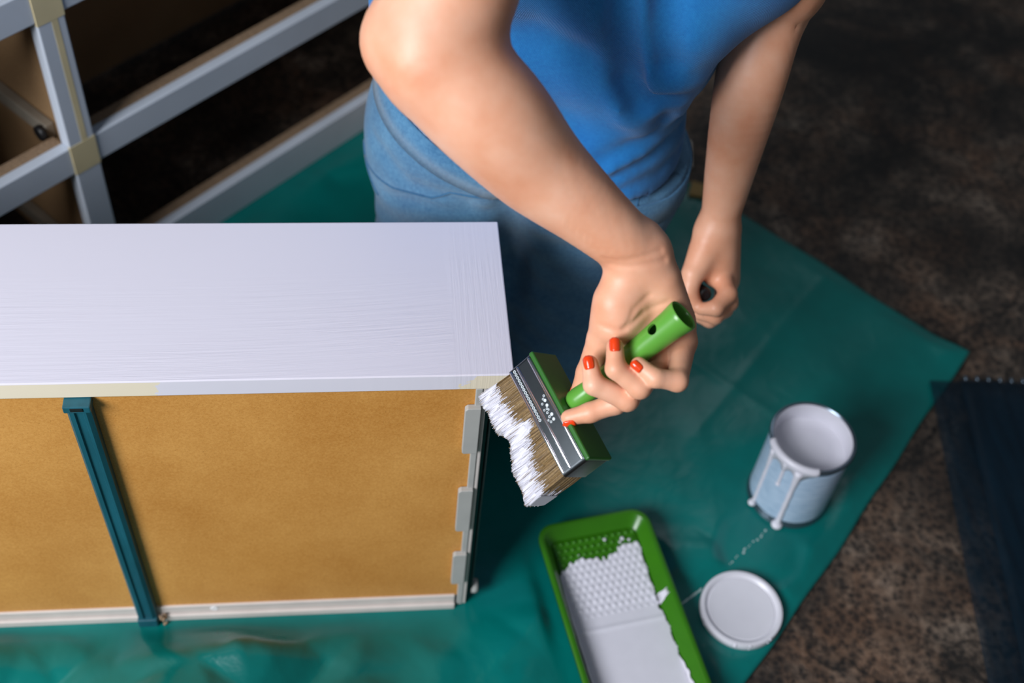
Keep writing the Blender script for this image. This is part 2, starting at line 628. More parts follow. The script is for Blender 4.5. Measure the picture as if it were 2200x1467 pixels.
M['bristle'] = plain('brown_bristle', (98, 76, 48), 0.55, 0.4, 500, stretch=(1, 1, 0.1))
M['bristle_pale'] = plain('pale_bristle', (138, 112, 74), 0.5, 0.3, 500)
M['nail'] = plain('orange_nail_polish', (232, 66, 18), 0.18, 0.03, 60, coat=0.4)
M['tin'] = plain('tin_plate', (120, 136, 150), 0.25, 0.08, 40, metal=0.9)
M['label'] = None
M['lid'] = plain('white_lid_lacquer', (220, 218, 226), 0.35, 0.03, 30)
M['paper'] = plain('off_white_paper', (196, 188, 178), 0.8, 0.05, 40)
M['wood'] = plain('yellow_wood_offcut', (150, 120, 66), 0.7, 0.2, 50, stretch=(1, 6, 1))
M['hair'] = plain('brown_hair', (70, 46, 30), 0.5, 0.35, 120, stretch=(1, 1, 0.15))
M['eye'] = plain('eye_white', (236, 232, 228), 0.2, 0.02, 60)
M['lip'] = plain('lip', (190, 92, 84), 0.4, 0.05, 60)
M['scuff'] = plain('grey_scuff', (180, 200, 198), 0.5, 0.05, 60)

def m_label():
    t = NT('pale_blue_can_label')
    v = t.coord((0.15, 0.15, 1))
    f = t.noise(v, 420, 3, 0.6)
    t.color(t.ramp(f, [(0.3, lin((150, 176, 202))), (0.7, lin((184, 204, 224)))]))
    t.set(Roughness=0.4)
    t.bump(f, 0.35, 0.0008)
    return t.m
M['label'] = m_label()

# ------------------------------------------------------------------ floor
rs = np.random.RandomState(4)
FZ = 0.0
fl = from_pd('floor', [(-3.2, -2.2, -0.002), (3.2, -2.2, -0.002), (3.2, 3.6, -0.002), (-3.2, 3.6, -0.002),
                       (-3.2, -2.2, -0.12), (3.2, -2.2, -0.12), (3.2, 3.6, -0.12), (-3.2, 3.6, -0.12)],
             [(0, 1, 2, 3), (7, 6, 5, 4), (0, 4, 5, 1), (1, 5, 6, 2), (2, 6, 7, 3), (3, 7, 4, 0)], M['floor'])
tag(fl, 'dark mottled worn concrete floor', kind='structure')

# ------------------------------------------------------------------ tarp (plastic film laid over the floor)
def tri(x):
    return np.abs(x - np.floor(x) - 0.5) * 2
def tarp():
    A = np.array([0.730, 0.363]); e1 = np.array([-0.690, 0.724]); e2 = np.array([-0.672, -0.741])
    L1, L2 = 1.0, 2.0
    n1, n2 = 190, 400
    s = np.linspace(0, L1, n1 + 1); u = np.linspace(0, L2, n2 + 1)
    SS, UU = np.meshgrid(s, u, indexing='ij')
    X = A[0] + e1[0] * SS + e2[0] * UU
    Y = A[1] + e1[1] * SS + e2[1] * UU
    # wavy cut edges
    wob = 0.0018 * np.sin(SS * 17) + 0.001 * np.sin(SS * 41 + 1)
    k = np.clip(1 - UU / 0.05, 0, 1)
    X += e2[0] * wob * k; Y += e2[1] * wob * k
    wob = 0.0018 * np.sin(UU * 11) + 0.001 * np.sin(UU * 37 + 2)
    k = np.clip(1 - SS / 0.05, 0, 1)
    X += e1[0] * wob * k; Y += e1[1] * wob * k
    # crumpled facets in front of the drawer
    h = np.zeros_like(X)
    wx = X + 0.02 * np.sin(Y * 31 + 1) + 0.015 * np.sin(X * 23)
    wy = Y + 0.02 * np.sin(X * 27 + 2) + 0.012 * np.sin(Y * 19)
    r = np.random.RandomState(11)
    def facets(px, py, cell, amp):      # flat triangles between random peaks, like crumpled film
        gx = px / cell; gy = py / cell
        tab = r.rand(64, 64)
        i0 = np.floor(gx).astype(int); j0 = np.floor(gy).astype(int)
        fx = gx - i0; fy = gy - j0
        g = lambda i, j: tab[i % 64, j % 64]
        lo = g(i0, j0) + (g(i0 + 1, j0) - g(i0, j0)) * fx + (g(i0, j0 + 1) - g(i0, j0)) * fy
        hi = g(i0 + 1, j0 + 1) + (g(i0, j0 + 1) - g(i0 + 1, j0 + 1)) * (1 - fx) + (g(i0 + 1, j0) - g(i0 + 1, j0 + 1)) * (1 - fy)
        return amp * np.where(fx + fy < 1, lo, hi)
    h += facets(wx * 0.8 + wy * 0.6 + 3, -wx * 0.6 + wy * 0.8 + 3, 0.095, 0.075)
    h += facets(wx * 0.35 - wy * 0.94 + 3, wx * 0.94 + wy * 0.35 + 3, 0.045, 0.022)
    h -= h.min()
    crump = smoothstep(0.0, -0.035, Y) * (0.18 + 0.82 * smoothstep(0.0, -0.28, X)) * smoothstep(0.10, 0.03, X)
    # long gentle folds where the film lies flat
    g = 0.0035 * (np.sin((X * 0.8 + Y * 0.6) * 26 + 1.5 * np.sin(Y * 9)) + 1) * 0.5 + 0.002 * (np.sin((X * 0.3 - Y * 0.9) * 38 + np.sin(X * 12)) + 1)
    for off, amp in ((0.235, 0.0022), (0.475, 0.0016), (0.715, 0.002)):
        g += amp * np.exp(-np.abs(SS - off) / 0.009)
    for off, amp in ((0.30, 0.0016), (0.62, 0.0022), (0.95, 0.002)):
        g += amp * np.exp(-np.abs(UU - off) / 0.010)
    z = h * crump * 0.95 + g * (1 - crump) * smoothstep(0.0, 0.03, np.minimum(SS, UU))
    # press the film flat under whatever stands on it
    def flat(cx, cy, r0, r1):
        return smoothstep(r0, r1, np.hypot(X - cx, Y - cy))
    z *= flat(0.405, 0.14, 0.056, 0.085) * flat(0.307, -0.023, 0.052, 0.07) * flat(0.352, 0.058, 0.045, 0.065) * flat(0.247, -0.002, 0.02, 0.035)
    tx = (X - 0.136) * 0.985 + (Y - 0.096) * 0.17; ty = -(X - 0.136) * -0.17 - (Y - 0.096) * 0.985
    dt = np.maximum(np.abs(tx) - 0.075, np.maximum(-ty, ty - 0.30))
    z *= smoothstep(0.0, 0.02, dt)
    dd = np.maximum(np.maximum(X - 0.0, -0.82 - X), np.maximum(-0.004 - Y, Y - 0.15))
    z *= smoothstep(0.0, 0.02, dd) * (0.25 + 0.75 * smoothstep(0.01, 0.07, dd))
    dk = np.maximum(np.abs(X - 0.05) - 0.22, np.maximum(0.10 - Y, Y - 0.72))
    z *= smoothstep(0.0, 0.04, dk)
    df = np.maximum((0.700 * X - 0.714 * Y) * -1 - 0.66, 0)
    z *= 1 - smoothstep(0, 0.03, df)
    # the far right corner curls up a little
    cr = np.hypot(X - A[0], Y - A[1])
    z += 0.010 * (1 - smoothstep(0, 0.07, cr))
    V = np.stack([X, Y, z + 0.0012], -1).reshape(-1, 3)
    i, j = np.meshgrid(np.arange(n1), np.arange(n2), indexing='ij')
    q = (i * (n2 + 1) + j).ravel()
    F = np.stack([q, q + n2 + 1, q + n2 + 2, q + 1], -1)[:, ::-1]
    o = np_mesh('drop_cloth', V, F, M['tarp'])
    sm = o.modifiers.new('thickness', 'SOLIDIFY'); sm.thickness = 0.0006; sm.offset = -1
    return tag(o, 'teal green plastic drop cloth spread on the concrete floor, crumpled in front of the drawer', 'tarp')
tarp()
TZ = 0.0014

# ------------------------------------------------------------------ dresser carcass (stands behind, turned 45 degrees)
E_ = Vector((0.7146, 0.6996, 0)).normalized()      # along its front
N_ = Vector((E_.y, -E_.x, 0))                       # out of its front
DM = Matrix(((E_.x, N_.x, 0, N_.x * -0.70), (E_.y, N_.y, 0, N_.y * -0.70), (0, 0, 1, 0.0016), (0, 0, 0, 1)))   # local: x along front, y out of front, z up
dr = thing('dresser', DM @ Vector((0.2, -0.18, 0)), label='half painted white dresser carcass without drawers standing at the back left', cat='dresser')
def dbox(name, x0, x1, y0, y1, z0, z1, m, bevel=0.0015, parent=None):
    return box(name, x0, x1, y0, y1, z0, z1, m, parent or dr, bevel, 2, DM)
WD, DP = 0.80, 0.40
dbox('stile', -0.004, 0.032, -0.018, 0.0, 0.0, 0.74, M['dresser_white'])
dbox('stile', -0.46, -0.424, -0.018, 0.0, 0.0, 0.74, M['dresser_white'])
dbox('stile', 0.80, 0.836, -0.018, 0.0, 0.0, 0.74, M['dresser_white'])
for z0, z1 in ((0.0, 0.058), (0.231, 0.272), (0.456, 0.497), (0.68, 0.74)):
    for x0, x1 in ((-0.424, -0.004), (0.032, 0.80)):
        dbox('rail', x0, x1, -0.017, -0.0012, max(z0, 0.0), z1, M['dresser_white'])
        w = 0.03 if z0 < 0.6 else 0.02
        dbox('rail_core', x0, x1, -0.034, -0.0172, z0 + 0.002, z1 - 0.001, M['chipboard'], 0.0)
dbox('partition', 0.006, 0.022, -DP, -0.0182, 0.0, 0.74, M['oldboard'], 0.0)
dbox('side_panel', -0.46, -0.444, -DP, -0.0182, 0.0, 0.74, M['oldboard'], 0.0)
dbox('side_panel', 0.82, 0.836, -DP, -0.0182, 0.0, 0.74, M['oldboard'], 0.0)
dbox('back_panel', -0.46, 0.836, -DP - 0.006, -DP, 0.0, 0.74, M['oldboard'], 0.0)
dbox('top_panel', -0.475, 0.85, -DP - 0.006, 0.014, 0.741, 0.765, M['dresser_white'])
for z in (0.052, 0.275, 0.50):
    for x0, x1 in ((-0.008, 0.0055), (0.0225, 0.036), (-0.4435, -0.43)):
        rn = dbox('drawer_runner', x0, x1, -DP + 0.03, -0.040, z - 0.011, z + 0.011, M['runner'], 0.002)
        bm = bmesh.new()
        side = -1 if x0 < 0.0 and x0 > -0.2 else 1
        cx = (x0 - 0.004) if side < 0 else (x1 + 0.004)
        rot = Matrix.Translation((cx, -0.046, z)) @ Matrix.Rotation(math.pi / 2, 4, 'Y')
        lathe(bm, [(0, -0.005), (0.006, -0.005), (0.010, -0.004), (0.0105, 0.0), (0.010, 0.004), (0.006, 0.005), (0.0045, 0.003), (0.0, 0.003)], 20, DM @ rot)
        from_bm('roller', bm, M['black'], rn, True)
# bare patches where the front still shows its old lacquer
for x0, x1, z0, z1 in ((-0.0042, 0.0322, 0.452, 0.500), (-0.0042, 0.0322, 0.229, 0.274)):
    dbox('bare_patch', x0, x1, -0.004, 0.0005, z0, z1, M['cream'], 0.0)
dbox('bare_streak', 0.014, 0.022, -0.004, 0.0003, 0.274, 0.452, M['cream'], 0.0)

# ------------------------------------------------------------------ drawer standing on its back, front panel uppermost
H = 0.4492
dw = thing('drawer', (-0.4, 0.06, TZ), label='dresser drawer stood on end with its freshly painted white front facing up', cat='drawer')
box('front_panel', -0.80, 0.0, 0.0, 0.195, 0.4278, H, M['panel'], dw, 0.0012)
box('bottom_panel', -0.775, -0.031, 0.0032, 0.0064, 0.024, 0.4277, M['hardboard'], dw)
box('back_panel', -0.775, -0.036, 0.0005, 0.125, 0.0016, 0.0255, M['beige'], dw, 0.001)
box('back_panel_lip', -0.775, -0.036, -0.004, 0.0004, 0.0016, 0.012, M['beige'], dw, 0.001)
# teal painted support bar with its brackets
bm = bmesh.new()
prof = [(-0.0105, 0.003), (-0.0105, -0.006), (-0.008, -0.0085), (-0.004, -0.0085), (-0.003, -0.0065), (0.003, -0.0065), (0.004, -0.0085), (0.0065, -0.0085), (0.0105, -0.006), (0.0105, 0.003)]
a = [bm.verts.new((-0.3875 + x, y, 0.004)) for x, y in prof]; b = [bm.verts.new((-0.3875 + x, y, 0.426)) for x, y in prof]
bm.faces.new(a[::-1]); bm.faces.new(b)
for i in range(len(prof)):
    bm.faces.new((a[i], a[(i + 1) % len(prof)], b[(i + 1) % len(prof)], b[i]))
sb = from_bm('support_bar', bm, M['teal_bar'], dw)
box('bracket', -0.3995, -0.3755, -0.0105, 0.003, 0.4185, 0.4272, M['teal_bar'], sb, 0.0012)
box('bracket_screw', -0.393, -0.382, -0.0112, -0.0106, 0.4215, 0.4262, M['black'], sb, 0.0005)
box('foot', -0.3985, -0.3765, -0.0112, -0.004, 0.0018, 0.017, M['teal_bar'], sb, 0.0015)
bm = bmesh.new(); r_ = random.Random(3)
for i in range(14):
    c = (-0.3705 + r_.uniform(-0.004, 0.004), -0.006 + r_.uniform(-0.003, 0.003), 0.010 + r_.uniform(-0.006, 0.010))
    bmesh.ops.create_icosphere(bm, subdivisions=1, radius=r_.uniform(0.0012, 0.0026), matrix=Matrix.Translation(c))
from_bm('splintered_chip', bm, M['chipboard'], dw)
# right-hand metal side with its clips and runner
box('side_strip', -0.0335, -0.0268, 0.0005, 0.0045, 0.004, 0.4277, M['grey_plastic'], dw, 0.001)
for z0, z1 in ((0.328, 0.402), (0.180, 0.260), (0.062, 0.128)):
    prism('clip', [(-0.0425, z0 + 0.002), (-0.041, z0), (-0.0275, z0), (-0.0275, z1), (-0.040, z1), (-0.0425, z1 - 0.003)], -0.0032, 0.0030,
          M['grey_plastic'], dw, 0.0008, Matrix(((1, 0, 0, 0), (0, 0, 1, -0.0005), (0, 1, 0, 0), (0, 0, 0, 1))))
sp = box('metal_side', -0.0267, -0.0227, 0.0015, 0.118, 0.004, 0.4277, M['beige'], dw, 0.001)
rn = box('drawer_runner', -0.0226, -0.0172, 0.010, 0.030, 0.012, 0.4277, M['dark_metal'], dw, 0.0012)
box('runner_flange', -0.0171, -0.0150, 0.008, 0.013, 0.012, 0.4277, M['dark_metal'], rn, 0.0008)
bm = bmesh.new()
lathe(bm, [(0, -0.004), (0.008, -0.004), (0.009, 0), (0.008, 0.004), (0, 0.004)], 18, Matrix.Translation((-0.0125, 0.014, 0.024)) @ Matrix.Rotation(math.pi / 2, 4, 'Y'))
from_bm('runner_roller', bm, M['grey_plastic'], rn, True)
for z in (0.412, 0.405, 0.398):
    box('runner_slot', -0.0168, -0.0153, 0.0070, 0.0079, z - 0.002, z + 0.002, M['black'], rn)
sp2 = box('metal_side', -0.787, -0.781, 0.0015, 0.118, 0.004, 0.4277, M['beige'], dw, 0.001)
bm = bmesh.new()
lathe(bm, [(0.0, 0.0006), (0.0042, 0.0006), (0.0046, 0.0)], 24, Matrix.Translation((-0.313, 0.0004, 0.0190)) @ Matrix.Rotation(math.pi / 2, 4, 'X'))
from_bm('round_sticker', bm, M['sticker'], dw)

# ------------------------------------------------------------------ paint tray
ta = np.array([0.17, -0.985]); tb = np.array([0.985, 0.17])
TM = Matrix(((tb[0], ta[0], 0, 0.136), (tb[1], ta[1], 0, 0.096), (0, 0, 1, TZ), (0, 0, 0, 1)))   # x across, y towards the near end
tr = thing('paint_tray', (0.16, -0.04, TZ), label='green plastic roller tray half filled with white paint', cat='paint tray')
HW, TL = 0.0715, 0.30
ZR = 0.034
def tray_floor(v):
    return np.where(v < 0.138, 0.020 - 0.013 * np.clip(v / 0.128, 0, 1) ** 0.9, 0.0035)
def rr(inset, rad, n=6):
    pts = []
    x1 = HW - inset; y0 = inset; y1 = TL - inset
    for cx, cy, a0 in ((x1 - rad, y1 - rad, 0), (-x1 + rad, y1 - rad, 90), (-x1 + rad, y0 + rad, 180), (x1 - rad, y0 + rad, 270)):
        for k in range(n + 1):
            t = math.radians(a0 + 90 * k / n)
            pts.append((cx + rad * math.cos(t), cy + rad * math.sin(t)))
    # subdivide the long straights so the rim can follow the floor profile
    out = []
    for i, p in enumerate(pts):
        q = pts[(i + 1) % len(pts)]
        d = math.hypot(q[0] - p[0], q[1] - p[1])
        m = 12 if d > 0.05 else 1
        out += [(p[0] + (q[0] - p[0]) * k / m, p[1] + (q[1] - p[1]) * k / m) for k in range(m)]
    return out
bm = bmesh.new()
rings = []
for inset, rad, z in ((0.0, 0.022, ZR - 0.007), (0.0, 0.022, ZR - 0.001), (0.0012, 0.021, ZR), (0.006, 0.017, ZR), (0.0075, 0.016, ZR - 0.0015), (0.0165, 0.010, None), (0.0175, 0.010, None)):
    ring = []
    for x, y in rr(inset, rad):
        zz = z if z is not None else float(tray_floor(np.array(y))) - (0.0 if inset < 0.017 else 0.0006)
        ring.append(bm.verts.new(TM @ Vector((x, y, zz))))
    rings.append(ring)
for a, b in zip(rings[:-1], rings[1:]):
    n = len(a)
    for i in range(n):
        bm.faces.new((a[i], a[(i + 1) % n], b[(i + 1) % n], b[i]))
xs = np.linspace(-HW + 0.016, HW - 0.016, 20); vs = np.concatenate([np.linspace(0.016, 0.137, 24), np.linspace(0.1385, TL - 0.016, 20)])
gv = [[bm.verts.new(TM @ Vector((x, v, float(tray_floor(np.array(v)))))) for v in vs] for x in xs]
for i in range(len(xs) - 1):
    for j in range(len(vs) - 1):
        bm.faces.new((gv[i][j], gv[i + 1][j], gv[i + 1][j + 1], gv[i][j + 1]))
sh = from_bm('tray_shell', bm, M['green_tray'], tr)
autosmooth(sh, 50)
md = sh.modifiers.new('thickness', 'SOLIDIFY'); md.thickness = 0.0014; md.offset = -1
# moulded grip pattern
BX, BY = 0.0098, 0.0088
def bumps():
    out = []
    for j in range(13):
        for i in range(-7, 8):
            x = (i + 0.5 * (j % 2)) * BX * 0.86; v = 0.022 + j * BY
            if abs(x) < HW - 0.019 and v < 0.132: out.append((x, v))
    return out
BP = bumps()
bm = bmesh.new()
for x, v in BP:
    z = float(tray_floor(np.array(v)))
    lathe(bm, [(0.0030, z - 0.0004), (0.0027, z + 0.0010), (0.0016, z + 0.0020), (0.0, z + 0.0023)], 8, TM @ Matrix.Translation((x, v, 0)))
from_bm('grip_pattern', bm, M['green_tray'], tr, True)
# paint lying in the tray
nx, nv = 96, 210
xs = np.linspace(-HW + 0.0145, HW - 0.0145, nx); vs = np.linspace(0.025, TL - 0.014, nv)
XX, VV = np.meshgrid(xs, vs, indexing='ij')
zz = tray_floor(VV) + 0.0013
bmp = np.zeros_like(zz)
for x, v in BP:
    bmp = np.maximum(bmp, np.exp(-(((XX - x) ** 2 + (VV - v) ** 2) / 0.0026 ** 2)))
zz += 0.0016 * bmp
pool = 0.0098
zz = np.where(VV > 0.138, pool, np.maximum(zz, pool))
zz = zz + 0.0012 * np.exp(-((VV - 0.137) / 0.003) ** 2)
r = np.random.RandomState(2)
front = 0.047 + 0.012 * ((XX / HW) * -0.9) + 0.005 * np.sin(XX * 95 + 1) - 0.006 * bmp + 0.0015 * np.sin(XX * 330)
side = HW - 0.0155 - np.where(VV < 0.115, 0.0025, 0.0) - 0.0012 * np.sin(VV * 240) + np.where((VV > 0.100) & (VV < 0.118), 0.0, 0) - 0.006 * np.exp(-((VV - 0.124) / 0.004) ** 2)
inside = (VV > front) & (XX < side)
keep = inside[:-1, :-1] & inside[1:, :-1] & inside[1:, 1:] & inside[:-1, 1:]
ii, jj = np.nonzero(keep)
Vp = np.stack([XX, VV, zz], -1).reshape(-1, 3)
Fp = np.stack([ii * nv + jj, (ii + 1) * nv + jj, (ii + 1) * nv + jj + 1, ii * nv + jj + 1], -1)
used, inv = np.unique(Fp.ravel(), return_inverse=True)
Vw = np.array([TM @ Vector(p) for p in Vp[used]])
pt = np_mesh('wet_paint', Vw, inv.reshape(-1, 4), M['paint'], tr)
md = pt.modifiers.new('thickness', 'SOLIDIFY'); md.thickness = 0.0009; md.offset = 1
# smears of paint up the side walls
def wall_smear(side, v0, v1, top, seed):
    r = np.random.RandomState(seed)
    bm = bmesh.new()
    n = 26; rows = []
    for k in range(n + 1):
        v = v0 + (v1 - v0) * k / n
        t = top * (0.75 + 0.35 * math.sin(k * 1.7 + seed) * 0.5 + 0.2 * r.rand()) * min(1, 4 * min(k, n - k) / n + 0.15)
        zf = max(float(tray_floor(np.array(v))), pool - 0.0012)
        row = []
        for a in (0.0, 0.5, 1.0):
            f = a * t
            z = zf + (ZR - 0.0015 - zf) * f
            ins = 0.0165 - 0.009 * f * (ZR - 0.0015 - zf) / (ZR - 0.0015 - zf)
            row.append(bm.verts.new(TM @ Vector((side * (HW - ins - 0.0007), v, z + 0.0006))))
        rows.append(row)
    for a, b in zip(rows[:-1], rows[1:]):
        for k in range(2):
            bm.faces.new((a[k], a[k + 1], b[k + 1], b[k]))
    o = from_bm('paint_smear', bm, M['paint'], tr, True)
    md = o.modifiers.new('thickness', 'SOLIDIFY'); md.thickness = 0.0008; md.offset = 0
wall_smear(-1, 0.06, 0.28, 0.55, 1)
wall_smear(1, 0.108, 0.121, 0.95, 5)
wall_smear(1, 0.188, 0.28, 0.35, 9)
bm = bmesh.new()
for x, v, rd in ((0.012, 0.027, 0.0022), (0.034, 0.030, 0.0028), (0.042, 0.033, 0.0020), (-0.022, 0.046, 0.002), (0.030, 0.034, 0.0018)):
    bmesh.ops.create_uvsphere(bm, u_segments=10, v_segments=6, radius=rd, matrix=TM @ Matrix.Translation((x, v, float(tray_floor(np.array(v))) + 0.0022)) @ Matrix.Diagonal((1, 1, 0.6, 1)))
tag(from_bm('paint_droplets', bm, M['paint'], tr, True), kind='stuff')

# ------------------------------------------------------------------ paint can
CX, CY = 0.405, 0.140
CT = Matrix.Translation((CX, CY, TZ))
pc = thing('paint_can', (CX, CY, TZ), label='open tin of white paint with drips running down its pale blue side', cat='paint can')
def can_part(name, prof, m, seg=72, ang=40):
    bm = bmesh.new(); lathe(bm, prof, seg, CT)
    return autosmooth(from_bm(name, bm, m, pc), ang)
can_part('can_body', [(0.0, 0.001), (0.046, 0.001), (0.0495, 0.0), (0.0525, 0.001), (0.0528, 0.004), (0.0515, 0.0065), (0.0500, 0.009), (0.0500, 0.120), (0.0515, 0.123),
                      (0.0530, 0.1255), (0.0535, 0.1285), (0.0525, 0.1305), (0.0505, 0.1312), (0.0490, 0.1300), (0.0480, 0.127), (0.0478, 0.098), (0.0, 0.098)], M['tin'])
can_part('label', [(0.0501, 0.0115), (0.0507, 0.012), (0.0507, 0.1165), (0.0501, 0.117)], M['label'])
can_part('inner_coat', [(0.0487, 0.1296), (0.0472, 0.1270), (0.0462, 0.112), (0.0458, 0.102), (0.0472, 0.099), (0.0477, 0.102), (0.0477, 0.127), (0.0487, 0.1302)], M['paint'])
can_part('paint_surface', [(0.0, 0.1035), (0.030, 0.1035), (0.043, 0.1040), (0.0462, 0.1065)], M['paint'])
# paint slopped over the rim, with three runs
bm = bmesh.new()
n = 40; rows = []
for k in range(n + 1):
    az = math.radians(182 + 82 * k / n)
    fade = min(1.0, 6.0 * min(k, n - k) / n + 0.05)
    low = 0.1205 - 0.004 * fade - 0.012 * (math.exp(-((k - 6) / 3.0) ** 2) + 0.8 * math.exp(-((k - 18) / 2.4) ** 2) + 1.2 * math.exp(-((k - 29) / 3.6) ** 2))
    row = []
    for r_, z in ((0.0484, 0.1303), (0.0500, 0.1322 * 1.0), (0.0528, 0.1316), (0.0546, 0.1290), (0.0541, 0.1255), (0.0524, 0.122), (0.0514, low)):
        rr_ = r_ if fade > 0.3 else r_ - 0.0006
        row.append(bm.verts.new(CT @ Vector((rr_ * math.cos(az), rr_ * math.sin(az), z))))
    rows.append(row)
for a, b in zip(rows[:-1], rows[1:]):
    for i in range(len(a) - 1):
        bm.faces.new((a[i], b[i], b[i + 1], a[i + 1]))
o = from_bm('rim_paint', bm, M['paint'], pc, True)
md = o.modifiers.new('thickness', 'SOLIDIFY'); md.thickness = 0.0012; md.offset = 1
def run(az, z0, z1, w, drift=0.0, bulb=1.0):
    bm = bmesh.new(); pts = []; rad = []
    n = 16
    for k in range(n + 1):
        t = k / n
        a = math.radians(az + drift * t)
        z = z0 + (z1 - z0) * t
        r_ = 0.0508 if z > 0.010 else 0.0530
        pts.append(CT @ Vector((r_ * math.cos(a), r_ * math.sin(a), z)))
        rad.append(w * (1.7 - 2.3 * t if t < 0.3 else 1.0 + 0.10 * math.sin(k * 2.0)) * (1 if t < 0.9 else 1 + bulb * 0.9 * (t - 0.9) / 0.1))
    rad[-1] = w * 1.3
    tube(bm, pts, rad, 10)
    if bulb:
        bmesh.ops.create_uvsphere(bm, u_segments=14, v_segments=8, radius=w * (1.5 + 0.7 * bulb), matrix=Matrix.Translation(pts[-1]) @ Matrix.Diagonal((1, 1, 0.7, 1)))
    from_bm('paint_run', bm, M['paint'], pc, True)
run(193, 0.122, 0.006, 0.0026, 3, 0.7)
run(219, 0.122, 0.078, 0.0022, 1, 0.1)
run(240, 0.120, 0.004, 0.0034, 2, 1.0)

# ------------------------------------------------------------------ lid
bm = bmesh.new()
lathe(bm, [(0.0, 0.002), (0.044, 0.002), (0.0485, 0.0), (0.0500, 0.002), (0.0500, 0.010), (0.0490, 0.0125), (0.0460, 0.0130), (0.0440, 0.0120), (0.0425, 0.0100), (0.0410, 0.0088), (0.0398, 0.0095), (0.0388, 0.0092), (0.0, 0.0088)],
      72, Matrix.Translation((0.308, -0.024, TZ)))
ld = thing('can_lid', (0.308, -0.024, TZ), label='round white paint tin lid lying on the green drop cloth', cat='lid')
autosmooth(from_bm('lid_disc', bm, M['lid'], ld), 45)
bm = bmesh.new(); r_ = random.Random(8)
for i in range(16):
    az = math.radians(r_.choice((185, 195, 205, 250, 262, 300)) + r_.uniform(-10, 10))
    rd = 0.0492 + r_.uniform(-0.001, 0.0012)
    bmesh.ops.create_icosphere(bm, subdivisions=2, radius=r_.uniform(0.001, 0.0026), matrix=Matrix.Translation((0.308 + rd * math.cos(az), -0.024 + rd * math.sin(az), TZ + r_.uniform(0.003, 0.012))))
tag(from_bm('paint_blobs', bm, M['paint'], ld, True), kind='stuff')

# trail of paint drops between the tray, the lid and the tin
bm = bmesh.new(); r_ = random.Random(5)
def drop(x, y, r, sx=1.0, ang=0.0):
    bmesh.ops.create_uvsphere(bm, u_segments=10, v_segments=6, radius=r, matrix=Matrix.Translation((x, y, TZ + 0.0003)) @ Matrix.Rotation(ang, 4, 'Z') @ Matrix.Diagonal((sx, 1, 0.35, 1)))
p0 = Vector((0.2997, 0.0330, 0.0015)); p1 = Vector((0.3650, 0.0865, 0.0015))
for k in range(15):
    t = (k + r_.uniform(-0.3, 0.3)) / 14
    p = p0.lerp(p1, t)
    drop(p.x + r_.uniform(-0.0012, 0.0012), p.y + r_.uniform(-0.0012, 0.0012), r_.uniform(0.0007, 0.0016), r_.uniform(1, 2), 0.9)
p0 = Vector((0.2397, -0.0092, 0.0015)); p1 = Vector((0.2647, 0.0071, 0.0015))
for k in range(9):
    p = p0.lerp(p1, k / 8)
    drop(p.x, p.y, r_.uniform(0.0007, 0.0016), 3.0, 0.75)
o = from_bm('paint_trail', bm, M['scuff'], None, True)
tag(o, 'dotted trail of pale paint drops on the drop cloth between tray and tin', 'paint drops', kind='stuff')

# ------------------------------------------------------------------ dark translucent plastic sheet at the right
ps = thing('plastic_sheet', (0.75, 0.05, 0.004), label='dark translucent plastic sheet with a ribbed edge lying at the right', cat='plastic sheet')
def sheet(name, poly, z, seed, parent):
    bm = bmesh.new()
    P0, P1, P2, P3 = [np.array(p) for p in poly]
    n = 24; g = []
    for i in range(n + 1):
        row = []
        for j in range(n + 1):
            a, b = i / n, j / n
            p = (P0 * (1 - a) + P1 * a) * (1 - b) + (P3 * (1 - a) + P2 * a) * b
            zz = z + 0.0012 * math.sin(p[0] * 30 + seed) * math.sin(p[1] * 16 + seed)
            row.append(bm.verts.new((p[0], p[1], zz)))
        g.append(row)
    for i in range(n):
        for j in range(n):
            bm.faces.new((g[i][j], g[i + 1][j], g[i + 1][j + 1], g[i][j + 1]))
    o = from_bm(name, bm, M['film'], parent, True)
    md = o.modifiers.new('thickness', 'SOLIDIFY'); md.thickness = 0.0006
    return o
sheet('under_layer', [(0.653, 0.315), (1.02, 0.285), (0.93, -0.50), (0.527, -0.50)], 0.0085, 0.3, ps)
sheet('upper_layer', [(0.694, 0.309), (1.02, 0.282), (0.93, -0.50), (0.572, -0.50)], 0.0165, 1.3, ps)
for k in range(16):
    x = 0.700 + k * 0.0165
    bm = bmesh.new()
    lathe(bm, [(0, -0.0045), (0.0022, -0.003), (0.0026, 0), (0.0022, 0.003), (0, 0.0045)], 8, Matrix.Translation((x, 0.3095 - (x - 0.69) * 0.083, 0.0195)) @ Matrix.Rotation(math.pi / 2, 4, 'X'))
    from_bm('edge_rib', bm, M['tin'], ps, True)

# ------------------------------------------------------------------ scraps behind the painter
sc = prism('card_scrap', [(0.368, 0.775), (0.392, 0.760), (0.402, 0.822), (0.382, 0.836)], -0.0015, 0.004, M['paper'], None, 0.0006)
tag(sc, 'pale scrap of card on the concrete behind the painter', 'card')
sc = prism('wood_offcut', [(0.372, 0.690), (0.405, 0.682), (0.418, 0.706), (0.384, 0.722)], -0.0015, 0.010, M['wood'], None, 0.001)
tag(sc, 'small yellowish wood offcut on the concrete behind the painter', 'wood offcut')

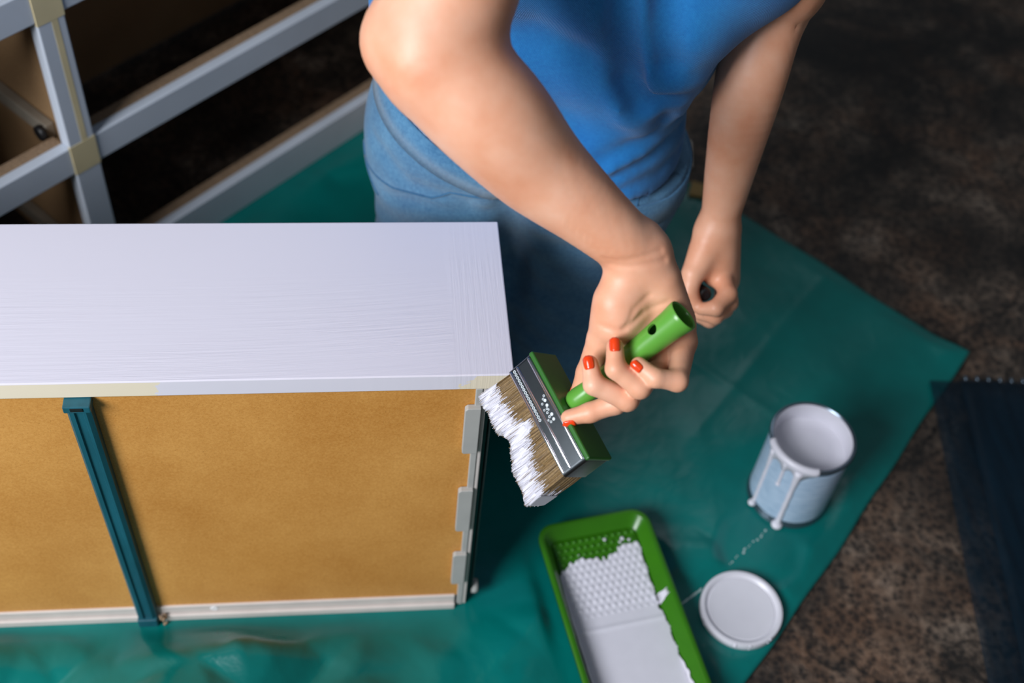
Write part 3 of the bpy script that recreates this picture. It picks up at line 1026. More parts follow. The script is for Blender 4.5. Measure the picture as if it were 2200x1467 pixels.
# ------------------------------------------------------------------ wide paint brush held in the hand
bh = Vector((0.6369, 0.1195, 0.7616)).normalized()            # along the handle, away from the bristles
bw = Vector((0.3494, -0.9189, -0.1833)); bw = (bw - bh * bw.dot(bh)).normalized()   # across the ferrule
bn = bh.cross(bw)                                           # through its thickness, away from the camera side
BO = Vector((0.0387, -0.0707, 0.4987))
BMX = Matrix(((bw.x, bn.x, bh.x, BO.x), (bw.y, bn.y, bh.y, BO.y), (bw.z, bn.z, bh.z, BO.z), (0, 0, 0, 1)))
if BMX.to_3x3().determinant() < 0:
    bn = -bn
    BMX = Matrix(((bw.x, bn.x, bh.x, BO.x), (bw.y, bn.y, bh.y, BO.y), (bw.z, bn.z, bh.z, BO.z), (0, 0, 0, 1)))
br = thing('paint_brush', label='wide green handled paint brush loaded with white paint in the right hand', cat='paint brush')
br.matrix_world = BMX
LOCAL.add(br.name)
HWB, HT = 0.0535, 0.0175      # half width, half thickness (local y negative = seen face)
# handle: hollow tapered tube with a hanging hole
bm = bmesh.new()
lathe(bm, [(0.0, 0.0005), (0.0080, 0.0005), (0.0098, 0.004), (0.0100, 0.009), (0.0092, 0.018), (0.0084, 0.026), (0.0088, 0.040), (0.0100, 0.062), (0.0116, 0.094), (0.0128, 0.114), (0.0138, 0.1225), (0.0140, 0.1255), (0.0136, 0.1265),
           (0.0120, 0.1258), (0.0108, 0.120), (0.0094, 0.094), (0.0070, 0.070), (0.0, 0.068)], 40)
tmp = from_bm('tmp_handle', bm, M['green'])
bm = bmesh.new()
hd = Vector((-0.22, -0.975, 0)).normalized()
lathe(bm, [(0, 0.0), (0.0046, 0.0), (0.0046, 0.03), (0, 0.03)], 20, Matrix.Translation((0, 0, 0.1015)) @ hd.to_track_quat('Z', 'Y').to_matrix().to_4x4())
cut = from_bm('tmp_cut', bm, None)
md = tmp.modifiers.new('hole', 'BOOLEAN'); md.operation = 'DIFFERENCE'; md.object = cut; md.solver = 'EXACT'
bpy.context.view_layer.update()
ev = tmp.evaluated_get(bpy.context.evaluated_depsgraph_get())
me = bpy.data.meshes.new_from_object(ev)
me.materials.clear()
for o in (tmp, cut): bpy.data.objects.remove(o)
autosmooth(link('handle', me, M['green'], br), 45)
# block the handle grows out of
box('block', -HWB - 0.0004, HWB + 0.0004, -HT - 0.0006, HT + 0.0006, -0.0048, 0.0, M['green_block'], br, 0.0016, 3)
box('block_core', -HWB + 0.004, HWB - 0.004, -HT + 0.004, HT - 0.004, -0.012, -0.003, M['green_block'], br)
# metal ferrule: rectangular band with rounded corners
def rrect(hw, ht, r, n=5):
    o = []
    for cx, cy, a0 in ((hw - r, ht - r, 0), (-hw + r, ht - r, 90), (-hw + r, -ht + r, 180), (hw - r, -ht + r, 270)):
        for k in range(n + 1):
            t = math.radians(a0 + 90 * k / n); o.append((cx + r * math.cos(t), cy + r * math.sin(t)))
    return o
ZF0, ZF1 = -0.0048, -0.0300
bm = bmesh.new(); rings = []
for ins, z in ((0.0, ZF0), (0.0, ZF1), (0.0008, ZF1 - 0.0004), (0.0014, ZF1), (0.0014, ZF0)):
    rings.append([bm.verts.new((x, y, z)) for x, y in rrect(HWB - ins, HT - ins, 0.0035)])
for a, b in zip(rings[:-1], rings[1:]):
    for i in range(len(a)): bm.faces.new((a[i], a[(i + 1) % len(a)], b[(i + 1) % len(a)], b[i]))
fe = autosmooth(from_bm('ferrule', bm, M['steel'], br), 40)
for z in (-0.0068, -0.0205, -0.0285):
    for sgn in (-1, 1):
        bm = bmesh.new(); n = 6; seg = []
        for x in (-HWB + 0.0025, -HWB + 0.004, HWB - 0.004, HWB - 0.0025):
            k = 0.35 if abs(x) > HWB - 0.003 else 1.0
            seg.append([bm.verts.new((x, sgn * (HT + 0.0011 * k * math.sin(math.pi * i / n)), z + 0.0015 * k * math.cos(math.pi * i / n))) for i in range(n + 1)])
        for a, b in zip(seg[:-1], seg[1:]):
            for i in range(n): bm.faces.new((a[i], a[i + 1], b[i + 1], b[i]))
        o = from_bm('raised_rib', bm, M['steel_bright'], fe, True)
def ring_dot(bm, x, z, r, hole):
    mt = Matrix.Translation((x, -HT, z)) @ Matrix.Rotation(math.pi / 2, 4, 'X')
    if hole: lathe(bm, [(r * 0.55, 0.0), (r * 0.55, 0.0004), (r, 0.0004), (r, 0.0)], 12, mt)
    else: lathe(bm, [(0.0, 0.0004), (r, 0.0004), (r, 0.0)], 12, mt)
bm = bmesh.new()
for k in range(17): ring_dot(bm, -HWB + 0.0045 + k * 0.0031, -0.0247, 0.00135, True)
from_bm('ring_row', bm, M['print'], fe)
bm = bmesh.new()
for x, z, r, hole in ((-0.0145, -0.0105, .0011, 1), (-0.0125, -0.0125, .0011, 1), (-0.0105, -0.0115, .0014, 0), (-0.0095, -0.0155, .0011, 1), (-0.0060, -0.0120, .0014, 0),
                      (-0.0035, -0.0135, .0011, 1), (-0.0020, -0.0125, .0009, 1), (-0.0005, -0.0150, .0011, 1), (0.0030, -0.0120, .0015, 0), (0.0035, -0.0150, .0012, 1),
                      (0.0075, -0.0125, .0014, 0), (0.0080, -0.0160, .0011, 1), (-0.0040, -0.0165, .0010, 1), (0.0055, -0.0175, .0009, 1)):
    ring_dot(bm, x, z, r, hole)
from_bm('dot_print', bm, M['print'], fe)
# bristles: brown upper part, paint-soaked white lower part, splayed into uneven tufts
rb = np.random.RandomState(21)
def tip_len(x):      # bristle length along the brush width
    t = (x / HWB + 1) / 2
    return 0.0375 + 0.0075 * t + 0.0025 * math.sin(t * 8.2 + 0.4) + 0.0015 * math.sin(t * 19 + 1) - 0.005 * math.exp(-((t - 0.46) / 0.09) ** 2)
def paint_from(x):   # where the white coat begins, as a fraction of the length
    t = (x / HWB + 1) / 2
    return 0.52 - 0.02 * t + 0.05 * math.sin(t * 9 + 0.2) - 0.24 * math.exp(-((t - 0.46) / 0.05) ** 2) + 0.15 * max(0, t - 0.6)
def strands(n, lo, hi, mats, ragged, rad0, white):
    Vv, Ff, Mi = [], [], []
    for i in range(n):
        x = rb.uniform(-1, 1); y = rb.uniform(-1, 1)
        if rb.rand() < 0.62: y = -1 + 0.12 * rb.rand()
        elif rb.rand() < 0.4: x = (1 - 0.05 * rb.rand()) * (1 if rb.rand() < 0.6 else -1)
        x *= HWB - 0.0022; y *= HT - 0.0022
        L = tip_len(x) + rb.normal(0, 0.0006)
        f0 = lo(x) + (rb.normal(0, ragged) if ragged else 0); f1 = hi
        if white: f0 = min(f0, 0.95)
        clump = 0.0016 * math.sin(x * 420 + 2) + rb.normal(0, 0.0007)
        lean = rb.normal(0, 0.0006)
        pts = []
        for k in range(4):
            f = f0 + (f1 - f0) * k / 3
            z = ZF1 + 0.002 - f * (L + 0.002)
            px = x * (1 + 0.05 * f) + clump * f * f
            py = y * (1 - 0.25 * f * f) + lean * f + (-0.0006 if white else 0) * (1 if y < 0 else -1)
            py -= 0.004 * f * f
            pts.append((px, py, z))
        b = len(Vv)
        for k, p in enumerate(pts):
            rr = rad0 * (1 - 0.5 * k / 3 if not white else 0.55 + 0.6 * math.sin(math.pi * min(1, (k + 0.4) / 3.4)))
            for s in range(3):
                a = 2.1 * s + i
                Vv.append((p[0] + rr * math.cos(a), p[1] + rr * math.sin(a), p[2]))
        mi = rb.randint(len(mats))
        for k in range(3):
            for s in range(3):
                Ff.append((b + 3 * k + s, b + 3 * k + (s + 1) % 3, b + 3 * k + 3 + (s + 1) % 3, b + 3 * k + 3 + s)); Mi.append(mi)
        Ff.append((b + 9, b + 10, b + 11)); Mi.append(mi)
    return Vv, Ff, Mi
v, f, mi = strands(3600, lambda x: 0.0, 0.97, [0, 1, 0], 0, 0.00030, False)
o = from_pd('bristles', v, f, [M['bristle'], M['bristle_pale']], br)
o.data.polygons.foreach_set('material_index', mi); o.data.update()
tag(o, 'brown bristles', kind='stuff')
v, f, mi = strands(2400, paint_from, 0.965, [0], 0.08, 0.00045, True)
o = from_pd('painted_bristle_tips', v, f, [M['paint']], br, True)
tag(o, 'bristle tips soaked in white paint', kind='stuff')
# body of paint clinging to the bristles
def blob(q):
    x, y, z = q[:, 0], q[:, 1], q[:, 2]
    t = (x / HWB + 1) / 2
    L = 0.0375 + 0.0075 * t + 0.0025 * np.sin(t * 8.2 + 0.4) + 0.0015 * np.sin(t * 19 + 1) - 0.005 * np.exp(-((t - 0.46) / 0.09) ** 2)
    pf = 0.52 - 0.02 * t + 0.05 * np.sin(t * 9 + 0.2) - 0.24 * np.exp(-((t - 0.46) / 0.05) ** 2) + 0.15 * np.maximum(0, t - 0.6)
    f = -(z - ZF1) / L
    top = (pf + 0.07 + 0.05 * np.sin(x * 900) + 0.03 * np.sin(x * 1700 + 1) - f) * 0.03
    bot = (f - 0.99 - 0.02 * np.sin(x * 700)) * 0.03
    yc = -0.004 * f * f
    ht = (HT - 0.0014) * (1 - 0.25 * f * f) + 0.0006 * np.sin(x * 520 + z * 200) + 0.0005 * np.sin(x * 1300 + z * 90)
    dx = np.abs(x) - (HWB - 0.0018) * (1 + 0.05 * f)
    dy = np.abs(y - yc) - ht
    d = np.maximum(np.maximum(dx, dy), np.maximum(top, bot))
    r = 0.003
    return np.maximum(d, np.linalg.norm(np.maximum(np.stack([dx, dy, bot], -1) + r, 0), axis=1) - r)
v, f = surface_nets(blob, np.arange(-0.062, 0.062, 0.001), np.arange(-0.028, 0.024, 0.001), np.arange(-0.082, -0.03, 0.001))
np_mesh('wet_paint', v, f, M['paint'], br)

# ------------------------------------------------------------------ person kneeling behind the drawer
pe = thing('person', (0.05, 0.36, TZ), label='person in a blue top and jeans kneeling behind the drawer, holding a paint brush', cat='person')

# ---- body: arms, hands, trunk, neck, head, feet in one surface
# right arm (at the left of the picture) and hand
R_EL = (-0.0876, 0.0830, 0.7569); R_WR = (0.0872, -0.0101, 0.6098)
R_SH = (-0.055, 0.31, 0.93)
rf = np.array(R_EL); rw = np.array(R_WR)
fore_r = chain([(-0.0876, 0.0820, 0.7548), (-0.0688, 0.0661, 0.7395), (-0.0343, 0.0470, 0.7109), (0.0021, 0.0319, 0.6742), (0.0417, 0.0140, 0.6460), (0.0741, -0.0005, 0.6221), (0.0886, -0.0096, 0.6065)], (0.0400, 0.0450, 0.0452, 0.0384, 0.0304, 0.0252, 0.0205))
upper_r = chain([R_SH, (-0.0593, 0.1295, 0.8055), (-0.0679, 0.0980, 0.7786), (-0.0842, 0.0817, 0.7551)], (0.052, 0.0500, 0.0470, 0.0390))
knob_r = [cap_((-0.1010, 0.0845, 0.7497), (-0.0844, 0.0722, 0.7474), 0.0285, 0.0380), cap_((0.0953, 0.0030, 0.6242), (0.0991, -0.0008, 0.6205), 0.0095, 0.0100)]
palm = [cap_((0.0803, -0.0080, 0.6065), (0.0855, -0.0524, 0.5361), 0.0160, 0.0115), cap_((0.0863, -0.0080, 0.6075), (0.1021, -0.0520, 0.5363), 0.0165, 0.0120),
        cap_((0.0938, -0.0080, 0.6085), (0.1182, -0.0473, 0.5400), 0.0160, 0.0120), cap_((0.0991, -0.0079, 0.6094), (0.1286, -0.0422, 0.5482), 0.0150, 0.0120),
        ell((0.0746, -0.0312, 0.5816), (0.0195, 0.029, 0.0185), [(0.9799, -0.1990, -0.0162), (-0.1634, -0.7529, -0.6375), (0.1147, 0.6273, -0.7703)]),
        cap_((0.0744, -0.0208, 0.5926), (0.0668, -0.0408, 0.5649), 0.0140, 0.0140),
        cap_((0.1063, -0.0205, 0.5963), (0.1222, -0.0354, 0.5632), 0.0140, 0.0145)]
def finger(pts, radii):
    return [cap_(pts[i], pts[i + 1], radii[i], radii[i + 1]) for i in range(len(pts) - 1)]
F_index = [(0.0839, -0.0568, 0.5323), (0.0706, -0.0860, 0.5195), (0.0503, -0.0890, 0.5114), (0.0333, -0.0885, 0.5042)]
F_middle = [(0.1020, -0.0571, 0.5322), (0.0771, -0.0931, 0.5341), (0.0497, -0.0845, 0.5436), (0.0470, -0.0699, 0.5525)]
F_ring = [(0.1182, -0.0527, 0.5368), (0.0845, -0.0941, 0.5514), (0.0651, -0.0833, 0.5624), (0.0652, -0.0676, 0.5714)]
F_pinky = [(0.1304, -0.0466, 0.5475), (0.1146, -0.0926, 0.5570), (0.0956, -0.0935, 0.5625), (0.0830, -0.0829, 0.5667)]
F_thumb = [(0.0676, -0.0307, 0.5823), (0.0608, -0.0415, 0.5491), (0.0528, -0.0512, 0.5166), (0.0456, -0.0625, 0.4960)]
R_fingers = [finger(F_index, (0.0105, 0.0092, 0.0082, 0.0068)), finger(F_middle, (0.0108, 0.0096, 0.0084, 0.0070)), finger(F_ring, (0.0106, 0.0092, 0.0082, 0.0070)),
             finger(F_pinky, (0.0102, 0.0086, 0.0075, 0.0064)), finger(F_thumb, (0.0165, 0.0118, 0.0100, 0.0085))]
r_groove = [([(0.0553, -0.0326, 0.6192), (0.0809, -0.0311, 0.6242), (0.1077, -0.0256, 0.6261)], 0.0030, 0.0016), ([(0.0547, -0.0280, 0.6228), (0.0810, -0.0257, 0.6286), (0.1023, -0.0189, 0.6308)], 0.0026, 0.0012),
            ([(0.0944, -0.0420, 0.6004), (0.0813, -0.0481, 0.5935), (0.0735, -0.0538, 0.5773)], 0.0022, 0.0012), ([(0.1096, -0.0463, 0.5966), (0.0914, -0.0507, 0.5877), (0.0735, -0.0524, 0.5785)], 0.0022, 0.0011),
            ([(0.0553, -0.0495, 0.5755), (0.0702, -0.0522, 0.5755), (0.0914, -0.0492, 0.5889)], 0.0024, 0.0016)]
# left arm (at the right of the picture) and its half-closed hand
L_SH = (0.235, 0.33, 0.92)
arm_l = chain([L_SH, (0.2626, 0.2946, 0.7023), (0.2657, 0.3056, 0.6442), (0.2553, 0.2888, 0.6186), (0.2468, 0.2615, 0.5665), (0.2439, 0.2442, 0.4962), (0.2423, 0.2244, 0.4149)], (0.050, 0.045, 0.0395, 0.0375, 0.0345, 0.0280, 0.0195))
L_palm = [cap_((0.2384, 0.2223, 0.4100), (0.2413, 0.1937, 0.3676), 0.0190, 0.0125), cap_((0.2436, 0.2218, 0.4091), (0.2535, 0.1959, 0.3635), 0.0185, 0.0125), cap_((0.2457, 0.2233, 0.4054), (0.2605, 0.2016, 0.3510), 0.0175, 0.0125),
          cap_((0.2478, 0.2259, 0.4027), (0.2633, 0.2078, 0.3396), 0.0165, 0.0120), cap_((0.2310, 0.2145, 0.4039), (0.2207, 0.1931, 0.3797), 0.0160, 0.0135)]
L_index = [(0.2484, 0.1944, 0.3667), (0.2508, 0.1658, 0.3671), (0.2354, 0.1502, 0.3626), (0.2219, 0.1559, 0.3548)]
L_middle = [(0.2561, 0.1970, 0.3622), (0.2551, 0.1664, 0.3527), (0.2382, 0.1522, 0.3464), (0.2246, 0.1619, 0.3393)]
L_ring = [(0.2611, 0.2022, 0.3489), (0.2558, 0.1740, 0.3330), (0.2383, 0.1622, 0.3285), (0.2279, 0.1714, 0.3242)]
L_pinky = [(0.2625, 0.2077, 0.3381), (0.2551, 0.1849, 0.3197), (0.2407, 0.1745, 0.3156), (0.2319, 0.1817, 0.3136)]
L_thumb = [(0.2261, 0.2041, 0.3933), (0.2131, 0.1846, 0.3794), (0.2093, 0.1716, 0.3657), (0.2171, 0.1624, 0.3542)]
L_fingers = [finger(L_index, (0.0110, 0.0098, 0.0085, 0.0068)), finger(L_middle, (0.0110, 0.0098, 0.0085, 0.0070)), finger(L_ring, (0.0106, 0.0095, 0.0082, 0.0068)),
             finger(L_pinky, (0.0098, 0.0085, 0.0074, 0.0062)), finger(L_thumb, (0.0150, 0.0115, 0.0098, 0.0080))]
# trunk, neck, head and feet (mostly under clothes or above the picture)
HC = np.array((0.085, 0.235, 1.105))
hf = np.array((-0.05, -0.62, -0.78)); hf /= np.linalg.norm(hf)           # where the face looks
hu = np.array((0.0, -0.78, 0.62)); hu = hu - hf * (hu @ hf); hu /= np.linalg.norm(hu)
hx = np.cross(hf, hu)
def hp(x, u, f): return HC + hx * x + hu * u + hf * f
trunk = [cap_((0.0, 0.37, 0.46), (0.10, 0.345, 0.46), 0.085, 0.085), cap_((0.05, 0.355, 0.46), (0.07, 0.35, 0.72), 0.088, 0.092), cap_((0.02, 0.35, 0.74), (0.15, 0.335, 0.74), 0.088, 0.088),
         cap_((-0.02, 0.335, 0.90), (0.20, 0.335, 0.90), 0.058, 0.058), cap_((0.088, 0.34, 0.90), tuple(hp(0, -0.02, -0.05)), 0.060, 0.046),
         cap_(R_SH, (0.02, 0.335, 0.90), 0.055, 0.06), cap_(L_SH, (0.16, 0.335, 0.90), 0.053, 0.06)]
head = [ell(hp(0, 0.035, -0.012), (0.074, 0.086, 0.092), [hx, hu, hf]), ell(hp(0, -0.028, 0.022), (0.056, 0.078, 0.062), [hx, hu, hf]),
        cap_(hp(0, 0.018, 0.078), hp(0, -0.022, 0.092), 0.007, 0.011), cap_(hp(-0.014, -0.026, 0.082), hp(0.014, -0.026, 0.082), 0.007, 0.007),
        cap_(hp(0, -0.078, 0.050), hp(0, -0.085, 0.052), 0.020, 0.019), cap_(hp(-0.022, 0.030, 0.072), hp(-0.045, 0.026, 0.056), 0.007, 0.006), cap_(hp(0.022, 0.030, 0.072), hp(0.045, 0.026, 0.056), 0.007, 0.006),
        ell(hp(-0.075, -0.005, -0.005), (0.008, 0.030, 0.018), [hx, hu, hf]), ell(hp(0.075, -0.005, -0.005), (0.008, 0.030, 0.018), [hx, hu, hf])]
legs = [cap_((0.01, 0.37, 0.40), (-0.055, 0.30, 0.075), 0.075, 0.050), cap_((-0.055, 0.30, 0.07), (-0.06, 0.66, 0.058), 0.048, 0.034), cap_((-0.06, 0.67, 0.055), (-0.055, 0.84, 0.032), 0.036, 0.024),
        cap_((0.11, 0.35, 0.40), (0.10, 0.31, 0.075), 0.075, 0.050), cap_((0.10, 0.312, 0.07), (0.12, 0.65, 0.058), 0.048, 0.034), cap_((0.12, 0.66, 0.055), (0.12, 0.83, 0.032), 0.036, 0.024)]
def hand_d(q, pal, fingers):
    p = group_d(pal, q, 0.010)
    D = p.copy()
    for f in fingers:
        fd = group_d(f, q, 0.0035)
        D = smin(D, smin(fd, p, 0.007), 0.0012)
    return D
use_groove = False
def body_sdf(q):
    D = group_d(trunk, q, 0.045)
    D = smin(D, group_d(legs, q, 0.04), 0.04)
    D = smin(D, group_d(head, q, 0.016), 0.02)
    a = smin(group_d(fore_r, q, 0.0), group_d(upper_r, q, 0.0), 0.020)
    a = smin(a, group_d(knob_r, q, 0.0), 0.016)
    a = smin(a, hand_d(q, palm, R_fingers), 0.010)
    D = smin(D, a, 0.02)
    a = smin(group_d(arm_l, q, 0.0), hand_d(q, L_palm, L_fingers), 0.010)
    D = smin(D, a, 0.02)
    return grooves(D, q, r_groove) if use_groove else D
def span(pts, pad):
    p = np.array(pts); return p.min(0) - pad, p.max(0) + pad
r_groove = draped(body_sdf, r_groove)
use_groove = True
hr = span(F_index + F_middle + F_ring + F_pinky + F_thumb + [R_WR], 0.022)
hl = span(L_index + L_middle + L_ring + L_pinky + L_thumb + [(0.2428, 0.2244, 0.4149)], 0.02)
ax_ = [axis(lo, hi, 0.006, ((hr[0][i], hr[1][i], 0.0015), (hl[0][i], hl[1][i], 0.0024))) for i, (lo, hi) in enumerate(((-0.20, 0.34), (hr[0][1] - 0.02, 0.90), (0.002, 1.26)))]
v, f = surface_nets(body_sdf, *ax_)
body = np_mesh('body', v, f, M['skin'], pe)
sm = body.modifiers.new('soften', 'SMOOTH'); sm.factor = 0.4; sm.iterations = 2
# ---- fingernails
def nail(a, b, dorsal, w, l, back=0.25):
    a = np.array(a, float); b = np.array(b, float)
    d = b - a; d /= np.linalg.norm(d)
    up = np.array(dorsal, float); up -= d * (up @ d); up /= np.linalg.norm(up)
    sd = np.cross(d, up)
    base = on_surface(body_sdf, b + up * 0.006 + d * 0.0015)
    bm = bmesh.new(); n, m = 8, 9; g = []
    for i in range(n + 1):
        row = []
        t = i / n
        for j in range(m + 1):
            s = j / m * 2 - 1
            ww = w * (0.90 + 0.12 * math.sin(math.pi * t)) * (1 if t < 0.8 else math.sqrt(max(0.05, 1 - ((t - 0.8) / 0.21) ** 2)))
            y = (t - 0.62) * l
            x = s * ww * (1 if t > 0.12 else 0.75 + 2.1 * t)
            z = 0.0011 - 0.0026 * (x / w) ** 2 - 0.0016 * max(0, t - 0.55) ** 2 * 4
            row.append(bm.verts.new(tuple(base + d * y + sd * x + up * z)))
        g.append(row)
    for i in range(n):
        for j in range(m):
            bm.faces.new((g[i][j], g[i + 1][j], g[i + 1][j + 1], g[i][j + 1]))
    o = from_bm('fingernail', bm, M['nail'], body, True)
    md = o.modifiers.new('thickness', 'SOLIDIFY'); md.thickness = 0.0012; md.offset = 0
    tag(o, 'orange-red painted fingernail')
nail(F_index[2], F_index[3], (-0.1720, -0.9717, -0.1621), 0.0040, 0.0105)
nail(F_middle[2], F_middle[3], (-0.3489, -0.5105, 0.7859), 0.0040, 0.0110)
nail(F_ring[2], F_ring[3], (-0.2103, -0.5361, 0.8176), 0.0041, 0.0112)
nail(F_pinky[2], F_pinky[3], (-0.4194, -0.7784, 0.4672), 0.0036, 0.0100)
nail(F_thumb[2], F_thumb[3], (-0.4976, 0.3904, -0.7746), 0.0058, 0.0140)
nail(L_thumb[2], L_thumb[3], (-0.4976, 0.3904, -0.7746), 0.0054, 0.0130)
# ---- face details and hair (above the picture)
for s in (-1, 1):
    bm = bmesh.new(); bmesh.ops.create_uvsphere(bm, u_segments=16, v_segments=10, radius=0.012, matrix=Matrix.Translation(hp(s * 0.031, 0.004, 0.066)))
    from_bm('eye', bm, M['eye'], body, True)
    bm = bmesh.new(); bmesh.ops.create_uvsphere(bm, u_segments=12, v_segments=8, radius=0.0058, matrix=Matrix.Translation(hp(s * 0.030, 0.003, 0.0735)))
    from_bm('iris', bm, M['hair'], body, True)
bm = bmesh.new(); tube(bm, [hp(-0.022, -0.052, 0.074), hp(-0.010, -0.050, 0.081), hp(0, -0.051, 0.083), hp(0.010, -0.050, 0.081), hp(0.022, -0.052, 0.074)], [0.002, 0.0045, 0.005, 0.0045, 0.002], 8)
from_bm('lips', bm, M['lip'], body, True)
hair_p = [ell(hp(0, 0.048, -0.030), (0.084, 0.090, 0.094), [hx, hu, hf]), ell(hp(0, -0.01, -0.075), (0.066, 0.070, 0.045), [hx, hu, hf]), cap_(hp(0, 0.02, -0.12), hp(0, -0.01, -0.135), 0.034, 0.030)]
def hair_sdf(q):
    D = group_d(hair_p, q, 0.02)
    l = q - HC
    D = np.maximum(D, -(0.052 - (l @ hf) + 0.45 * np.maximum(l @ hu, -0.02)) * 0.9)
    return D + 0.0012 * np.sin(l @ hx * 420 + 6 * np.sin(l @ hu * 40))
lo, hi = HC - 0.2, HC + 0.2
v, f = surface_nets(hair_sdf, *[np.arange(a, b, 0.004) for a, b in zip(lo, hi)])
np_mesh('hair', v, f, M['hair'], pe)

# ---- jeans
jeans_p = [cap_((-0.022, 0.372, 0.405), (0.122, 0.340, 0.400), 0.110, 0.106), cap_((-0.015, 0.365, 0.455), (0.112, 0.335, 0.455), 0.108, 0.106), cap_((0.0, 0.43, 0.38), (0.12, 0.41, 0.38), 0.10, 0.10),
           cap_((-0.02, 0.365, 0.36), (-0.060, 0.300, 0.085), 0.098, 0.074), cap_((-0.058, 0.305, 0.080), (-0.062, 0.64, 0.066), 0.068, 0.050),
           cap_((0.118, 0.330, 0.36), (0.098, 0.312, 0.085), 0.096, 0.074), cap_((0.098, 0.315, 0.080), (0.12, 0.63, 0.066), 0.068, 0.050)]
def waist(q): return 0.462 + 0.10 * (q[:, 1] - 0.24) - 0.19 * q[:, 0] + 0.22 * np.maximum(-q[:, 0] - 0.01, 0)
j_groove = [([(-0.1237, 0.3749, 0.3986), (-0.0900, 0.2893, 0.4118), (-0.0283, 0.2449, 0.4237)], 0.010, 0.0060), ([(-0.1099, 0.2886, 0.3953), (-0.0478, 0.2409, 0.4176), (0.0140, 0.2258, 0.4275)], 0.008, 0.0055), ([(0.0142, 0.2177, 0.4469), (0.0229, 0.2313, 0.3813), (0.0318, 0.2402, 0.3120)], 0.014, 0.022),
            ([(0.0441, 0.2273, 0.4202), (0.1089, 0.2328, 0.4213), (0.1724, 0.2572, 0.4247)], 0.009, 0.005), ([(0.0477, 0.2292, 0.3833), (0.1006, 0.2308, 0.3665), (0.1481, 0.2416, 0.3694)], 0.010, 0.0045), ([(0.0629, 0.2428, 0.2929), (0.1189, 0.2431, 0.2755)], 0.010, 0.004)]
j_on = False
def jeans_sdf(q):
    D = group_d(jeans_p, q, 0.028)
    D = D + 0.0016 * np.sin(q[:, 2] * 150 + q[:, 0] * 60 + 2 * np.sin(q[:, 1] * 40)) * smoothstep(0.40, 0.30, q[:, 2])
    if j_on: D = grooves(D, q, j_groove)
    D = np.maximum(D, 0.004 - q[:, 2])
    D = np.maximum(D, q[:, 2] - waist(q))
    return D
j_groove = draped(jeans_sdf, j_groove, np.array(cam.matrix_world.translation)); j_on = True
v, f = surface_nets(jeans_sdf, np.arange(-0.19, 0.29, 0.005), np.arange(0.10, 0.74, 0.005), np.arange(-0.004, 0.52, 0.005))
jn = np_mesh('jeans', v, f, M['jeans'], pe)
sm = jn.modifiers.new('soften', 'SMOOTH'); sm.factor = 0.5; sm.iterations = 2
# waistband with its two stitched edges, fly seam and pocket seams
def ring_path(dz, n=72):
    a = np.arange(n) * 2 * math.pi / n
    d = np.stack([np.cos(a), np.sin(a) * 0.9], -1); d /= np.linalg.norm(d, axis=1, keepdims=True)
    p = np.stack([0.048 + 0.30 * np.cos(a), 0.352 + 0.25 * np.sin(a), a * 0], -1)
    for _ in range(50):     # march in until the cloth is met
        p[:, 2] = waist(p) + dz
        s_ = jeans_sdf(p)
        p[:, :2] -= d * np.where(s_ > 0.0006, np.maximum(s_ * 0.6, 0.0006), 0)[:, None]
    return [x.copy() for x in p]
def band(name, z0, z1, th, m, parent):
    a = ring_path(z0); b = ring_path(z1); bm = bmesh.new(); n = len(a)
    ca = np.mean(a, axis=0)
    rings = []
    for src, o in ((a, 0.0), (a, th), (b, th), (b, 0.0)):
        rg = []
        for p in src:
            d = p - ca; d[2] = 0; d /= np.linalg.norm(d)
            rg.append(bm.verts.new(tuple(p + d * (o - 0.0015))))
        rings.append(rg)
    for i in range(4):
        r0, r1 = rings[i], rings[(i + 1) % 4]
        for k in range(n): bm.faces.new((r0[k], r0[(k + 1) % n], r1[(k + 1) % n], r1[k]))
    return from_bm(name, bm, m, parent, True)
wb = band('waistband', -0.036, -0.004, 0.0042, M['jeans'], jn)
def seam(pts, r, m, name='seam'):
    P_ = []
    for a, b in zip(pts[:-1], pts[1:]):
        for k in range(6): P_.append(np.array(a) + (np.array(b) - np.array(a)) * k / 6)
    P_.append(np.array(pts[-1]))
    P_ = on_surface(jeans_sdf, np.array(P_), 0.0002)
    bm = bmesh.new(); tube(bm, P_, r, 6)
    return from_bm(name, bm, m, jn, True)
seam([(0.0190, 0.2373, 0.4376), (0.0167, 0.2210, 0.4369), (0.0167, 0.2207, 0.4237)], 0.0022, M['jeans_dark'], 'fly_seam')
seam([(-0.1292, 0.3632, 0.3883), (-0.0997, 0.2956, 0.4025), (-0.0477, 0.2447, 0.4207), (0.0134, 0.2230, 0.4316)], 0.0015, M['jeans_dark'], 'yoke_seam')
seam([(0.1478, 0.2443, 0.4235), (0.1797, 0.2658, 0.4198), (0.2101, 0.3011, 0.4141)], 0.0018, M['jeans_dark'], 'pocket_seam')
seam([(-0.1082, 0.3736, 0.3998), (-0.1179, 0.3542, 0.3826), (-0.1290, 0.3155, 0.3624)], 0.0015, M['jeans_dark'], 'side_seam')

